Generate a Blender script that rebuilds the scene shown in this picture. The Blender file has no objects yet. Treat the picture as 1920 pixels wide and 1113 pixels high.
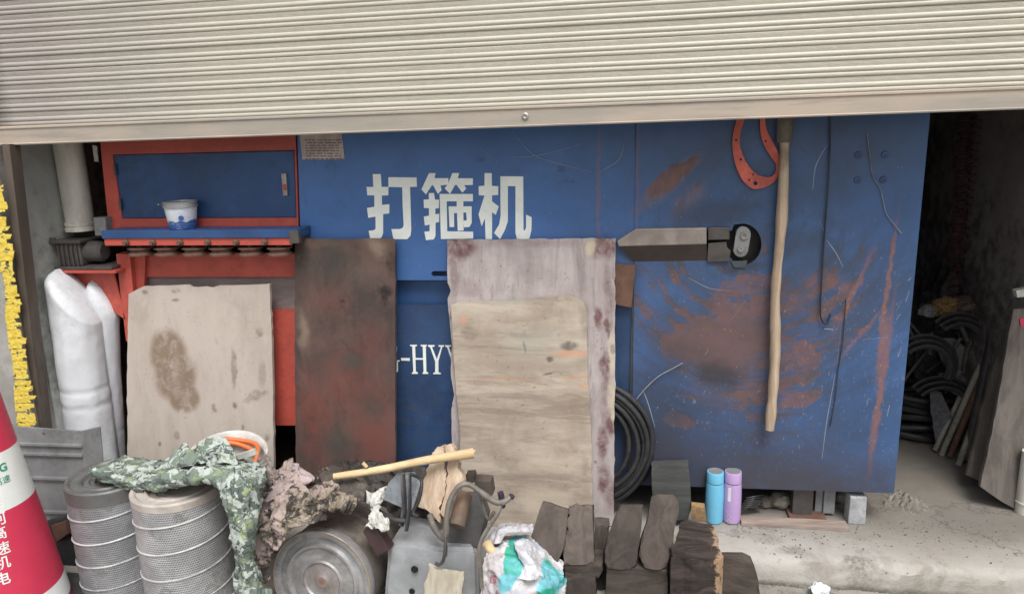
import bpy, bmesh, math, random
import numpy as np
from mathutils import Vector, Matrix, noise as mnoise
random.seed(7)
PI = math.pi
scene = bpy.context.scene
COL = scene.collection

# ------------------------------------------------------------------ camera
F_PX, CX, CY, H = 1400.0, 960.0, 556.5, 1.6
_d = np.array([170, 6040, 1400.]); _d /= np.linalg.norm(_d)
_v = np.array([-8960, -72, 1400.]); _v -= _v.dot(_d) * _d; _v /= np.linalg.norm(_v)
_Z = -_d; _X = -_v; _Y = np.cross(_Z, _X)
R = np.array([_X, _Y, _Z])
cam_d = bpy.data.cameras.new('camera'); cam = bpy.data.objects.new('camera', cam_d); COL.objects.link(cam)
xr, yu, zb = R @ [1, 0, 0], R @ [0, -1, 0], R @ [0, 0, -1]
cam.matrix_world = Matrix(((xr[0], yu[0], zb[0], 0), (xr[1], yu[1], zb[1], 0), (xr[2], yu[2], zb[2], H), (0, 0, 0, 1)))
cam_d.sensor_width = 36; cam_d.lens = F_PX / 1920 * 36; cam_d.clip_end = 500; cam_d.clip_start = 0.02
scene.camera = cam

# ------------------------------------------------------------------ light
SUN_EL, SUN_AZ = math.radians(60), math.radians(200)      # behind the camera, a little to the right
world = bpy.data.worlds.new('World'); scene.world = world; world.use_nodes = True
wn = world.node_tree; bg = wn.nodes['Background']
sky = wn.nodes.new('ShaderNodeTexSky'); sky.sky_type = 'NISHITA'; sky.sun_disc = False
sky.sun_elevation = SUN_EL; sky.sun_rotation = math.radians(160); sky.dust_density = 4; sky.air_density = 1
hs = wn.nodes.new('ShaderNodeHueSaturation'); hs.inputs['Saturation'].default_value = 0.22
wn.links.new(sky.outputs[0], hs.inputs['Color']); wn.links.new(hs.outputs[0], bg.inputs[0]); bg.inputs[1].default_value = 0.122
sd = bpy.data.lights.new('sun', 'SUN'); sd.energy = 1.8; sd.angle = math.radians(26); sd.color = (1, .965, .92)
sun = bpy.data.objects.new('sun', sd); COL.objects.link(sun)
sdir = Vector((0.34 * math.cos(SUN_EL), -0.94 * math.cos(SUN_EL), math.sin(SUN_EL)))
sun.rotation_euler = sdir.to_track_quat('Z', 'Y').to_euler()
scene.view_settings.view_transform = 'Standard'; scene.view_settings.look = 'None'
scene.view_settings.exposure = 0.6; scene.view_settings.gamma = 1; scene.view_settings.use_curve_mapping = False

# ------------------------------------------------------------------ measuring helpers (photo pixel -> point in the place)
def U(px, py, Y=None, z=None):
    r = R @ np.array([px - CX, py - CY, F_PX])
    t = Y / r[1] if Y is not None else (z - H) / r[2]
    return Vector((r[0] * t, r[1] * t, H + r[2] * t))
class Plane:                        # a plane that leans in Y as it rises: through (Y0,z0) and (Y1,z1)
    def __init__(s, Y0, z0=0, Y1=None, z1=1):
        s.Y0, s.z0 = Y0, z0; Y1 = Y0 if Y1 is None else Y1
        s.n = np.array([0, z1 - z0, -(Y1 - Y0)]); s.n /= np.linalg.norm(s.n)
    def __call__(s, px, py):
        r = R @ np.array([px - CX, py - CY, F_PX])
        t = s.n.dot(np.array([0, s.Y0, s.z0 - H])) / s.n.dot(r)
        return Vector((r[0] * t, r[1] * t, H + r[2] * t))
FY = 2.70                           # front face of the machine
FACE = Plane(FY)
PZ = 0.10                           # height of the garage floor

# ------------------------------------------------------------------ object helpers
WL = {}
def thing(name, label, cat, loc=(0, 0, 0), group=None):
    o = bpy.data.objects.new(name, None); COL.objects.link(o); o.location = loc; o.empty_display_size = .05
    WL[o.name] = Vector(loc); o['label'] = label; o['category'] = cat
    if group: o['group'] = group
    return o
def obj(name, bm, m, parent=None, label=None, cat=None, group=None, kind=None, loc=None, smooth=None):
    org = WL[parent.name] if parent else Vector(loc or (0, 0, 0))
    bmesh.ops.recalc_face_normals(bm, faces=bm.faces)
    bmesh.ops.translate(bm, verts=bm.verts, vec=-org)
    me = bpy.data.meshes.new(name); bm.to_mesh(me); bm.free(); me.materials.append(m)
    if smooth is not None:
        me.shade_smooth(); me.set_sharp_from_angle(angle=math.radians(smooth))
    o = bpy.data.objects.new(name, me); COL.objects.link(o)
    if parent: o.parent = parent
    else: o.location = org
    WL[o.name] = org
    if label: o['label'] = label
    if cat: o['category'] = cat
    if group: o['group'] = group
    if kind: o['kind'] = kind
    return o
def again(o, name, delta, parent):  # same mesh, moved
    c = o.copy(); c.name = name; COL.objects.link(c); c.parent = parent; c.location = o.location + Vector(delta); WL[c.name] = WL[o.name]
    return c
def BM(): return bmesh.new()
def box(bm, a, b, bev=0):
    a, b = Vector(a), Vector(b)
    r = bmesh.ops.create_cube(bm, size=1); vs = r['verts']
    for v in vs: v.co = Vector(((a[i] + b[i]) / 2 + v.co[i] * (b[i] - a[i]) for i in range(3)))
    if bev:
        es = list({e for v in vs for e in v.link_edges})
        bmesh.ops.bevel(bm, geom=es, offset=bev, segments=2, affect='EDGES', profile=.6)
    return bm
def lathe(bm, prof, base, axis=(0, 0, 1), seg=40, cap=True):   # prof: (radius, height) list
    ax = Vector(axis).normalized(); q = ax.to_track_quat('Z', 'Y'); base = Vector(base); rings = []
    for r, h in prof:
        rings.append([bm.verts.new(base + q @ Vector((r * math.cos(2 * PI * i / seg), r * math.sin(2 * PI * i / seg), h))) for i in range(seg)])
    for a, b in zip(rings, rings[1:]):
        for i in range(seg): bm.faces.new((a[i], a[(i + 1) % seg], b[(i + 1) % seg], b[i]))
    if cap:
        for rg in (rings[0], rings[-1]):
            bm.faces.new(rg)
    return bm
def spline(pts, n=8, closed=False):
    P = [Vector(p) for p in pts]; out = []; L = len(P)
    rng = range(L if closed else L - 1)
    for i in rng:
        if closed: p0, p1, p2, p3 = P[i - 1], P[i], P[(i + 1) % L], P[(i + 2) % L]
        else: p0, p1, p2, p3 = P[max(i - 1, 0)], P[i], P[i + 1], P[min(i + 2, L - 1)]
        for k in range(n):
            t = k / n
            out.append(.5 * ((2 * p1) + (p2 - p0) * t + (2 * p0 - 5 * p1 + 4 * p2 - p3) * t * t + (3 * p1 - p0 - 3 * p2 + p3) * t ** 3))
    if not closed: out.append(P[-1].copy())
    return out
def tube(bm, pts, r, seg=10, closed=False, n=8, flat=1.0, smooth=True, wob=0):
    P = spline(pts, n, closed) if smooth else [Vector(p) for p in pts]
    rings = []; up = None; L = len(P)
    for i, p in enumerate(P):
        d = (P[(i + 1) % L] - P[i - 1]) if closed else (P[min(i + 1, L - 1)] - P[max(i - 1, 0)])
        d.normalize()
        if up is None: up = d.orthogonal().normalized()
        up = (up - d * up.dot(d)).normalized(); s = d.cross(up)
        t = i / max(L - 1, 1); rr = r(t) if callable(r) else r
        rr *= 1 + wob * mnoise.noise(p * 14)
        rings.append([bm.verts.new(p + up * rr * math.cos(2 * PI * k / seg) + s * rr * flat * math.sin(2 * PI * k / seg)) for k in range(seg)])
    prs = list(zip(rings, rings[1:])) + ([(rings[-1], rings[0])] if closed else [])
    for a, b in prs:
        for k in range(seg): bm.faces.new((a[k], a[(k + 1) % seg], b[(k + 1) % seg], b[k]))
    if not closed: bm.faces.new(rings[0]); bm.faces.new(rings[-1])
    return bm
def jag(pts, amp, step, seed=0):    # roughen an outline of pixels
    rnd = random.Random(seed); out = []
    for i, p in enumerate(pts):
        q = pts[(i + 1) % len(pts)]; L = math.hypot(q[0] - p[0], q[1] - p[1]); n = max(1, int(L / step))
        for k in range(n):
            t = k / n; nx, ny = -(q[1] - p[1]) / (L + 1e-6), (q[0] - p[0]) / (L + 1e-6)
            a = rnd.gauss(0, amp) * (3.2 if rnd.random() < .10 else 1) if k else rnd.gauss(0, amp * .4)
            out.append((p[0] + (q[0] - p[0]) * t + nx * a, p[1] + (q[1] - p[1]) * t + ny * a))
    return out
def slab(bm, pts, plane, th, bev=0, back=None):      # outline seen from the front, thickness th going away
    front = [plane(*p) for p in pts]
    n = Vector((0, 1, 0)) if not isinstance(plane, Plane) else Vector(plane.n)
    if n.y < 0: n = -n
    vf = [bm.verts.new(p) for p in front]; vb = [bm.verts.new(p + n * th) for p in front]
    f = bm.faces.new(vf); b = bm.faces.new(vb[::-1]); m = len(vf); sides = []
    for i in range(m): sides.append(bm.faces.new((vf[i], vf[(i + 1) % m], vb[(i + 1) % m], vb[i])))
    if bev: bmesh.ops.bevel(bm, geom=list(f.edges), offset=bev, segments=2, affect='EDGES', profile=.6, clamp_overlap=True)
    return bm
def holed(bm, outer, holes, plane, th):              # flat plate with holes, via a filled 2-D curve
    cu = bpy.data.curves.new('tmp', 'CURVE'); cu.dimensions = '2D'; cu.fill_mode = 'BOTH'; cu.extrude = th / 2
    for lp in [outer] + holes:
        sp = cu.splines.new('POLY'); sp.points.add(len(lp) - 1); sp.use_cyclic_u = True
        for i, p in enumerate(lp):
            w = plane(*p); sp.points[i].co = (w.x, w.z, 0, 1)
    to = bpy.data.objects.new('tmp', cu); COL.objects.link(to)
    dg = bpy.context.evaluated_depsgraph_get(); me = bpy.data.meshes.new_from_object(to.evaluated_get(dg))
    Y0 = plane.Y0 + th / 2
    tm = bmesh.new(); tm.from_mesh(me)
    for v in tm.verts: v.co = Vector((v.co.x, Y0 - v.co.z, v.co.y))
    tmp = bpy.data.meshes.new('t'); tm.to_mesh(tmp); tm.free(); bm.from_mesh(tmp)
    bpy.data.objects.remove(to); bpy.data.curves.remove(cu); bpy.data.meshes.remove(me); bpy.data.meshes.remove(tmp)
    return bm
def ribbon(bm, pts, w, plane, off=.0008):
    P = [plane(*p) - Vector((0, off, 0)) for p in pts]
    P = spline(P, 5) if len(P) > 2 else P
    L = len(P); prev = None
    for i, p in enumerate(P):
        d = (P[min(i + 1, L - 1)] - P[max(i - 1, 0)]).normalized(); n = d.cross(Vector((0, 1, 0))).normalized()
        ww = w * (.35 + .65 * math.sin(PI * min(max(i / max(L - 1, 1), .05), .95))) * (1 + .5 * mnoise.noise(p * 60)) / 2
        cur = (bm.verts.new(p + n * ww), bm.verts.new(p - n * ww))
        if prev: bm.faces.new((prev[0], prev[1], cur[1], cur[0]))
        prev = cur
def patch(bm, rows, nu=70, nv=40, amp=.006, sc=(18, 18, 18), seed=0, ridge=True, thick=0, amp2=0):
    """cloth: rows of 3-D control points, smoothed and creased"""
    rows = [[Vector(p) for p in r] for r in rows]
    def cr(P, t):
        L = len(P) - 1; x = min(t * L, L - 1e-6); i = int(x); t = x - i
        p0, p1, p2, p3 = P[max(i - 1, 0)], P[i], P[i + 1], P[min(i + 2, L)]
        return .5 * ((2 * p1) + (p2 - p0) * t + (2 * p0 - 5 * p1 + 4 * p2 - p3) * t * t + (3 * p1 - p0 - 3 * p2 + p3) * t ** 3)
    G = []
    for a in range(nv + 1):
        v = a / nv
        G.append([cr([cr(r, b / nu) for r in rows], v) for b in range(nu + 1)])
    off = Vector((seed * 3.1, seed * 1.7, seed * 7.3)); V = []
    for a in range(nv + 1):
        row = []
        for b in range(nu + 1):
            p = G[a][b]
            du = G[a][min(b + 1, nu)] - G[a][max(b - 1, 0)]; dv = G[min(a + 1, nv)][b] - G[max(a - 1, 0)][b]
            n = du.cross(dv)
            n = n.normalized() if n.length > 1e-12 else Vector((0, -1, 0))
            if n.y > 0: n = -n
            q = Vector((p.x * sc[0], p.y * sc[1], p.z * sc[2])) + off
            q2 = q + Vector((mnoise.noise(q * .5), mnoise.noise(q * .5 + Vector((9, 0, 0))), mnoise.noise(q * .5 + Vector((0, 9, 0))))) * 1.2
            h = 0
            for k, (f, w) in enumerate(((1, 1), (2.1, .5), (4.3, .28), (8.9, .13))):
                x = mnoise.noise(q2 * f + Vector((k * 5, 0, 0)))
                h += w * ((1 - abs(x) * 2.4) if ridge else x)
            row.append(bm.verts.new(p + n * (h * amp)))
        V.append(row)
    for a in range(nv):
        for b in range(nu): bm.faces.new((V[a][b], V[a][b + 1], V[a + 1][b + 1], V[a + 1][b]))
    return bm
def solid(o, th):
    m = o.modifiers.new('solidify', 'SOLIDIFY'); m.thickness = th; m.offset = 0

# ------------------------------------------------------------------ materials
class N:
    def __init__(s, name, org=(0, 0, 0)):
        s.m = bpy.data.materials.new(name); s.m.use_nodes = True; s.t = s.m.node_tree; s.b = s.t.nodes['Principled BSDF']
        c = s.t.nodes.new('ShaderNodeTexCoord'); s.P = s.vadd(c.outputs['Object'], org)
    def n(s, k): return s.t.nodes.new(k)
    def put(s, sock, v):
        if hasattr(v, 'is_output'): s.t.links.new(v, sock)
        elif isinstance(v, (tuple, list)) and len(v) == 3 and sock.type == 'RGBA': sock.default_value = (*v, 1)
        else: sock.default_value = v
    def vadd(s, a, b, op='ADD'):
        n = s.n('ShaderNodeVectorMath'); n.operation = op; s.put(n.inputs[0], a); s.put(n.inputs[1], b); return n.outputs[0]
    def vscale(s, a, k):
        n = s.n('ShaderNodeVectorMath'); n.operation = 'MULTIPLY'; s.put(n.inputs[0], a); s.put(n.inputs[1], k if isinstance(k, tuple) else (k, k, k)); return n.outputs[0]
    def ma(s, op, a, b=0.0, clamp=False):
        n = s.n('ShaderNodeMath'); n.operation = op; n.use_clamp = clamp; s.put(n.inputs[0], a); s.put(n.inputs[1], b); return n.outputs[0]
    def mr(s, x, a, b, c=0.0, d=1.0):
        n = s.n('ShaderNodeMapRange'); n.interpolation_type = 'SMOOTHSTEP'; s.put(n.inputs[0], x)
        for i, v in enumerate((a, b, c, d)): n.inputs[i + 1].default_value = v
        return n.outputs[0]
    def noise(s, sc, det=5, ro=.55, dist=0, vec=None, st=(1, 1, 1), out=0):
        n = s.n('ShaderNodeTexNoise'); v = s.P if vec is None else vec
        if st != (1, 1, 1): v = s.vscale(v, st)
        s.put(n.inputs['Vector'], v); n.inputs['Scale'].default_value = sc; n.inputs['Detail'].default_value = det
        n.inputs['Roughness'].default_value = ro; n.inputs['Distortion'].default_value = dist
        return n.outputs[out]
    def vor(s, sc, st=(1, 1, 1), feat='F1', out=0, vec=None):
        n = s.n('ShaderNodeTexVoronoi'); n.feature = feat; n.inputs['Scale'].default_value = sc
        s.put(n.inputs['Vector'], s.vscale(s.P if vec is None else vec, st)); return n.outputs[out]
    def mix(s, f, a, b, mode='MIX'):
        n = s.n('ShaderNodeMix'); n.data_type = 'RGBA'; n.blend_type = mode
        s.put(n.inputs[0], f); s.put(n.inputs[6], a); s.put(n.inputs[7], b); return n.outputs[2]
    def warp(s, sc, amt):
        c = s.noise(sc, 4, .6, out=1); return s.vadd(s.P, s.vscale(s.vadd(c, (-.5, -.5, -.5)), amt))
    def ell(s, W, L, warp=None, soft=.35):          # union of ellipses given in photo pixels on surface W
        tot = None; v = s.warp(9, .09) if warp is None else warp
        for e in L:
            px, py, rx, ry = e[:4]; rot = e[4] if len(e) > 4 else 0; k = e[5] if len(e) > 5 else 1.0
            c = W(px, py); sx = (W(px + 10, py) - c).length / 10; sz = (W(px, py + 10) - c).length / 10
            mp = s.n('ShaderNodeMapping'); mp.vector_type = 'TEXTURE'; s.put(mp.inputs[0], v)
            mp.inputs['Location'].default_value = c; mp.inputs['Rotation'].default_value = (0, math.radians(rot), 0)
            mp.inputs['Scale'].default_value = (rx * sx, 1000, ry * sz)
            ln = s.n('ShaderNodeVectorMath'); ln.operation = 'LENGTH'; s.t.links.new(mp.outputs[0], ln.inputs[0])
            f = s.mr(ln.outputs[1], 1 + soft, 1 - soft, 0, k)
            tot = f if tot is None else s.ma('MAXIMUM', tot, f)
        return tot
    def done(s, col, rough=.7, metal=0.0, h=None, bs=.3, bd=.002, spec=.4):
        s.put(s.b.inputs['Base Color'], col); s.put(s.b.inputs['Roughness'], rough); s.put(s.b.inputs['Metallic'], metal)
        s.b.inputs['Specular IOR Level'].default_value = spec
        if h is not None:
            bp = s.n('ShaderNodeBump'); bp.inputs['Strength'].default_value = bs; bp.inputs['Distance'].default_value = bd
            s.put(bp.inputs['Height'], h); s.t.links.new(bp.outputs[0], s.b.inputs['Normal'])
        return s.m
def worn(name, col, rough=.65, metal=0.0, dirt=(.06, .05, .045), da=.5, sc=6, st=(1, 1, 1), bump=.25, var=.2, spec=.4, speck=.0):
    m = N(name); a = m.noise(sc, 8, .62, .4, st=st); b = m.noise(sc * 7, 6, .65, st=st); c = m.noise(sc * .35, 3, .5)
    x = m.mix(m.mr(a, .35, .68), tuple(k * (1 - var) for k in col), tuple(min(1, k * (1 + var)) for k in col))
    d = m.ma('MULTIPLY', m.mr(m.ma('ADD', m.ma('MULTIPLY', b, .45), m.ma('MULTIPLY', c, .6)), .50, .66), da)
    x = m.mix(d, x, dirt)
    if speck: x = m.mix(m.ma('MULTIPLY', m.mr(m.noise(sc * 30, 2, .5), .66, .74), speck), x, tuple(min(1, k * 2 + .1) for k in col))
    r = m.mr(b, .3, .7, max(rough - .12, .05), min(rough + .15, 1))
    return m.done(x, r, metal, m.ma('ADD', a, m.ma('MULTIPLY', b, .5)), bump, .003, spec)
def wood(name, col, dark, grain=(.25, 1, 6), sc=14, rough=.8, bump=.5, da=.35, dirt=(.05, .04, .035)):
    m = N(name); g = m.noise(sc, 7, .65, 1.2, st=grain); f = m.noise(sc * 5, 5, .7, .3, st=grain); c = m.noise(3.5, 6, .65)
    x = m.mix(m.mr(g, .36, .66), dark, col); x = m.mix(m.ma('MULTIPLY', m.mr(f, .52, .72), .5), x, dark)
    x = m.mix(m.ma('MULTIPLY', m.mr(c, .5, .68), da), x, dirt)
    return m.done(x, rough, 0, m.ma('ADD', g, f), bump, .003, .2)

M = {}
M['concrete'] = worn('concrete', (.36, .345, .31), .9, dirt=(.12, .11, .095), da=.6, sc=4, bump=.35, var=.12, spec=.2, speck=.25)
M['pier'] = worn('pier plaster', (.38, .39, .37), .9, dirt=(.13, .125, .11), da=.6, sc=3, bump=.25, var=.14, spec=.2)
M['inwall'] = worn('inner wall plaster', (.30, .26, .235), .95, dirt=(.05, .045, .04), da=.8, sc=2.5, bump=.3, spec=.1)
M['outwall'] = worn('outer wall plaster', (.30, .29, .27), .9, dirt=(.16, .15, .13), da=.5, sc=4, bump=.4)
M['black'] = worn('black rubber', (.026, .026, .028), .5, dirt=(.07, .065, .06), da=.5, sc=12, bump=.2)
M['darksteel'] = worn('greasy dark steel', (.085, .078, .076), .5, .35, dirt=(.12, .10, .085), da=.55, sc=14, bump=.35)
M['hole'] = worn('hole shade black', (.012, .011, .011), .5, dirt=(.03, .025, .02), da=.5)  # near-black stands in for the shade inside the slot and tank holes
M['rust'] = worn('brown rust', (.13, .07, .05), .85, dirt=(.05, .035, .03), da=.7, sc=12, bump=.4)
M['galv'] = worn('galvanised sheet', (.38, .39, .40), .45, .35, dirt=(.14, .13, .12), da=.55, sc=5, bump=.15)
M['dullgalv'] = worn('dusty grey sheet', (.20, .205, .21), .7, .15, dirt=(.11, .10, .09), da=.5, sc=5, bump=.2)
M['pvc'] = worn('old white pipe', (.58, .56, .50), .5, dirt=(.25, .22, .18), da=.45, sc=5, st=(1, 1, .4), bump=.1)
M['white'] = worn('white film', (.60, .62, .65), .4, dirt=(.38, .38, .38), da=.45, sc=7, bump=.2, var=.06)
M['paleplastic'] = worn('pale plastic', (.52, .52, .49), .5, dirt=(.2, .18, .15), da=.4, sc=8)
M['orange'] = worn('orange hose', (.62, .16, .05), .5, dirt=(.25, .08, .04), da=.4, sc=10)
M['red'] = worn('red paint', (.46, .085, .062), .45, dirt=(.22, .05, .04), da=.45, sc=5, bump=.1, var=.12)
M['redpl'] = worn('red gasket', (.56, .12, .085), .6, dirt=(.2, .06, .05), da=.5, sc=14, bump=.15)
M['bluepaint'] = worn('blue paint', (.026, .072, .19), .42, dirt=(.04, .05, .075), da=.5, sc=4, bump=.08, var=.16)
M['greybrown'] = worn('dusty bare panel', (.27, .22, .21), .85, dirt=(.2, .1, .08), da=.4, sc=5, st=(.5, 1, 1.5))
M['steel'] = worn('worn steel', (.38, .36, .34), .4, .7, dirt=(.15, .12, .1), da=.5, sc=14)
M['letter'] = worn('white lettering paint', (.78, .82, .78), .6, dirt=(.62, .66, .64), da=.4, sc=12, bump=.05, var=.04)
M['chip'] = worn('pale scratch', (.27, .31, .37), .7, dirt=(.2, .2, .22), da=.4)
M['paper'] = worn('faded notice paper', (.50, .42, .40), .8, dirt=(.3, .2, .19), da=.6, sc=16, bump=.05)
M['ink'] = worn('faded print', (.16, .10, .10), .8, da=.1)
M['sleeper'] = wood('dark oiled timber', (.085, .069, .059), (.050, .041, .036), (1, 1, .3), 16, .85, .5, .5, (.14, .12, .105))
M['sleeperh'] = wood('dark oiled timber lying', (.085, .069, .059), (.048, .039, .034), (.3, 1, 1), 16, .85, .5, .45, (.12, .10, .09))
M['paletimber'] = wood('pale split timber', (.62, .50, .38), (.42, .31, .22), (1, 1, .14), 24, .8, .9, .3, (.30, .22, .16))
M['offcut'] = wood('pale board', (.52, .48, .39), (.36, .32, .25), (1, 1, .15), 22, .8, .5, .25, (.25, .22, .18))
M['stick'] = wood('peeled stick', (.68, .53, .33), (.50, .36, .2), (.2, 1, 1), 20, .6, .3, .25, (.35, .24, .14))
M['seam'] = worn('dull zinc seam', (.46, .47, .48), .6, .2, da=.5, sc=9)
M['palewire'] = worn('tarnished wire', (.30, .30, .29), .6, .2)
M['railbrown'] = worn('brown grey rail', (.105, .085, .07), .6, .2, da=.5, sc=6, st=(1, 1, .3))
M['yellow'] = None
def mk_yellow():
    m = N('peeling yellow tape'); a = m.noise(30, 6, .7); b = m.vor(55, (1, 1, 1.4)); c = m.noise(60, 5, .7, st=(1, 1, 2.5))
    k = m.mr(m.ma('ADD', m.ma('MULTIPLY', a, .7), m.ma('MULTIPLY', c, .4)), .60, .64)
    x = m.mix(m.mr(a, .35, .65), (.62, .44, .045), (.74, .60, .12)); x = m.mix(k, x, (.10, .085, .05))
    return m.done(x, .6, 0, m.ma('ADD', b, a), .5, .004)
M['yellow'] = mk_yellow()
def mk_shutter():
    m = N('shutter paint'); a = m.noise(2.2, 5, .55, st=(.35, 1, 1)); b = m.noise(30, 6, .7, st=(.12, 1, 1.6)); c = m.noise(120, 4, .6, st=(.3, 1, 1))
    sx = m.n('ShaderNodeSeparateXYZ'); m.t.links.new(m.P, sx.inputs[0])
    side = m.mr(m.ma('ADD', sx.outputs[0], m.ma('MULTIPLY', m.ma('SUBTRACT', a, .5), 2.0)), -1.9, -.7)   # greyer towards the left end
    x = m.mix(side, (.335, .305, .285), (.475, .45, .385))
    x = m.mix(m.ma('MULTIPLY', m.mr(b, .5, .75), .45), x, (.26, .23, .20)); x = m.mix(m.ma('MULTIPLY', m.mr(a, .5, .75), .3), x, (.48, .43, .34))
    return m.done(x, m.mr(c, .3, .7, .38, .6), .0, b, .12, .001, .5)
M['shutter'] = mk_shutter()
def mk_rail():
    m = N('bottom rail paint'); a = m.noise(3, 6, .6, st=(.5, 1, 3)); b = m.noise(25, 7, .7, st=(.15, 1, 2))
    x = m.mix(m.mr(a, .35, .65), (.29, .27, .235), (.40, .335, .275)); x = m.mix(m.mr(b, .5, .72), x, (.27, .24, .21))
    return m.done(x, .6, 0, b, .2, .001)
M['rail'] = mk_rail()

def mk_face():
    """blue machine front: chipped paint, arcs of rust worn by a swinging bar, drips"""
    m = N('chipped blue machine paint', tuple(MLOC)); W = FACE
    wp = m.warp(7, .10); wf = m.warp(26, .035)
    big = m.noise(2.2, 5, .6); fin = m.noise(34, 8, .72)
    x = m.mix(m.mr(big, .34, .66), (.046, .120, .31), (.060, .152, .38))
    x = m.mix(m.ma('MULTIPLY', m.mr(m.noise(14, 8, .75, 1.0), .52, .7), .35), x, (.035, .07, .15))
    # polar grain about the bar's pivot
    c = W(1415, 415)
    q = m.vadd(wf, tuple(-c)); sp = m.n('ShaderNodeSeparateXYZ'); m.t.links.new(q, sp.inputs[0])
    ln = m.n('ShaderNodeVectorMath'); ln.operation = 'LENGTH'; m.t.links.new(q, ln.inputs[0])
    ang = m.ma('ARCTAN2', sp.outputs[0], sp.outputs[2]); cb = m.n('ShaderNodeCombineXYZ')
    m.put(cb.inputs[0], m.ma('MULTIPLY', ln.outputs[1], 22)); m.put(cb.inputs[1], m.ma('MULTIPLY', ang, 1.3))
    pol = m.noise(1.3, 7, .68, .5, vec=cb.outputs[0])
    zone = m.ell(W, [(1345, 645, 115, 75, -10), (1420, 560, 120, 50, 0, .8), (1550, 560, 75, 60, 40, .75), (1440, 690, 120, 110, 0, .75), (1500, 745, 45, 22, 0, .85),
                     (1400, 470, 40, 65, 0, .6), (1255, 335, 22, 62, 48, .95), (1290, 365, 20, 42, 40, .55), (1420, 765, 90, 40, 0, .5), (1272, 790, 34, 22, 20, .8),
                     (1300, 590, 70, 30, 20, .6), (1640, 470, 70, 26, -55, .5), (1240, 560, 90, 80, 0, .6), (1350, 640, 200, 190, 0, .5), (1560, 640, 110, 120, 0, .42)], wp, .45)
    th = m.ma('ADD', m.ma('MULTIPLY', zone, .36), m.ma('ADD', m.ma('MULTIPLY', pol, .62), m.ma('MULTIPLY', fin, .24)))
    # greyed, dulled paint where the bar and hands rub, and grime rising from the floor
    dull = m.ell(W, [(1470, 540, 360, 210, 0, 1), (1440, 800, 340, 190, 0, 1), (1450, 300, 320, 150, 0, .95)], wp, .8)
    x = m.mix(m.ma('MULTIPLY', dull, m.mr(m.noise(5, 7, .7, .6), .25, .7, .45, .95)), x, (.036, .058, .104))
    x = m.mix(m.ma('MULTIPLY', m.ma('MULTIPLY', m.mr(pol, .46, .62), m.ell(W, [(1400, 620, 300, 260, 0, 1)], wp, .5)), .45), x, (.032, .048, .08))
    rust = m.ma('MULTIPLY', m.mr(th, .645, .70), m.mr(zone, .02, .25))
    rc = m.mix(m.mr(m.noise(12, 6, .7), .35, .65), (.088, .062, .062), (.185, .090, .070))
    soft = m.ma('MULTIPLY', m.ell(W, [(1350, 640, 150, 90, 0, .8), (1430, 770, 110, 90, 0, .7), (1540, 590, 90, 90, 30, .6), (1250, 520, 70, 60, 0, .5), (1400, 860, 260, 40, 0, .4)], wp, .9), m.mr(m.ma('ADD', m.ma('MULTIPLY', pol, .6), m.ma('MULTIPLY', fin, .4)), .34, .62))
    x = m.mix(m.ma('MULTIPLY', soft, .62), x, (.098, .068, .070))
    ol = m.ma('MULTIPLY', m.ell(W, [(1270, 560, 90, 100, 20, 1), (1330, 520, 90, 30, 0, 1), (1480, 640, 70, 70, 0, .6), (1560, 520, 90, 70, 0, .5)], wp, .7), m.mr(pol, .52, .62))
    x = m.mix(m.ma('MULTIPLY', ol, .75), x, (.042, .052, .058))
    x = m.mix(m.ma('MULTIPLY', rust, .68), x, rc)
    # solid brown heart
    core = m.ell(W, [(1345, 640, 98, 38, 0), (1360, 705, 62, 55, 0, .55)], wp, .5)
    x = m.mix(m.ma('MULTIPLY', m.ma('MULTIPLY', core, m.mr(fin, .25, .6, .5, 1)), .72), x, (.12, .075, .068))
    og = m.ell(W, [(1250, 345, 16, 60, 48), (1275, 320, 10, 36, 55), (1290, 375, 18, 40, 42, .6)], wf, .7)
    x = m.mix(m.ma('MULTIPLY', og, m.mr(m.noise(40, 7, .75, st=(1, 1, .3)), .35, .62, .1, .85)), x, (.21, .115, .08))
    # vertical drips
    drip = m.ell(W, [(1664, 540, 4, 115, 3), (1650, 740, 6, 150, 3, .95), (1655, 650, 8, 60, 3), (1602, 545, 5, 70, 20, .8), (1615, 625, 4, 60, 35, .6), (1122, 350, 3, 115, 0, .6), (1195, 330, 3, 120, 0, .35)], wf, .6)
    x = m.mix(m.ma('MULTIPLY', m.ma('MULTIPLY', drip, m.mr(fin, .3, .55, .5, 1)), .8), x, (.235, .105, .075))
    # oil and grease
    oil = m.ell(W, [(1338, 702, 42, 24, 0, .8), (1335, 400, 70, 24, -6, .5), (1390, 500, 34, 14, 0, .6), (1245, 800, 60, 160, 0, .4), (1180, 540, 22, 60, 0, .5), (1340, 850, 130, 60, 0, .3), (1260, 690, 60, 60, 0, .3)], wp, .6)
    x = m.mix(oil, x, (.030, .032, .040))
    low = m.ell(W, [(1450, 930, 290, 75, 0, 1), (1240, 900, 80, 100, 0, .9)], wp, .7)
    x = m.mix(m.ma('MULTIPLY', low, m.mr(fin, .2, .6, .4, 1)), x, (.052, .050, .062))
    # grey scuff speckle, heavier low on the right
    scz = m.ell(W, [(1620, 650, 110, 150, 0, 1), (1350, 500, 120, 40, 20, .6), (1430, 830, 90, 50, 0, .9), (1560, 720, 120, 100, 0, .7), (1180, 640, 40, 100, 0, .5), (1300, 760, 90, 60, 0, .8), (1050, 300, 110, 50, 0, .35)], wp, .6)
    spk = m.mr(m.noise(95, 5, .75, .6, st=(1, 1, .45)), .60, .70)
    x = m.mix(m.ma('MULTIPLY', m.ma('MULTIPLY', spk, scz), .6), x, (.30, .33, .38))
    r = m.mr(m.ma('ADD', rust, m.ma('MULTIPLY', fin, .3)), .1, 1.0, .36, .85)
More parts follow.
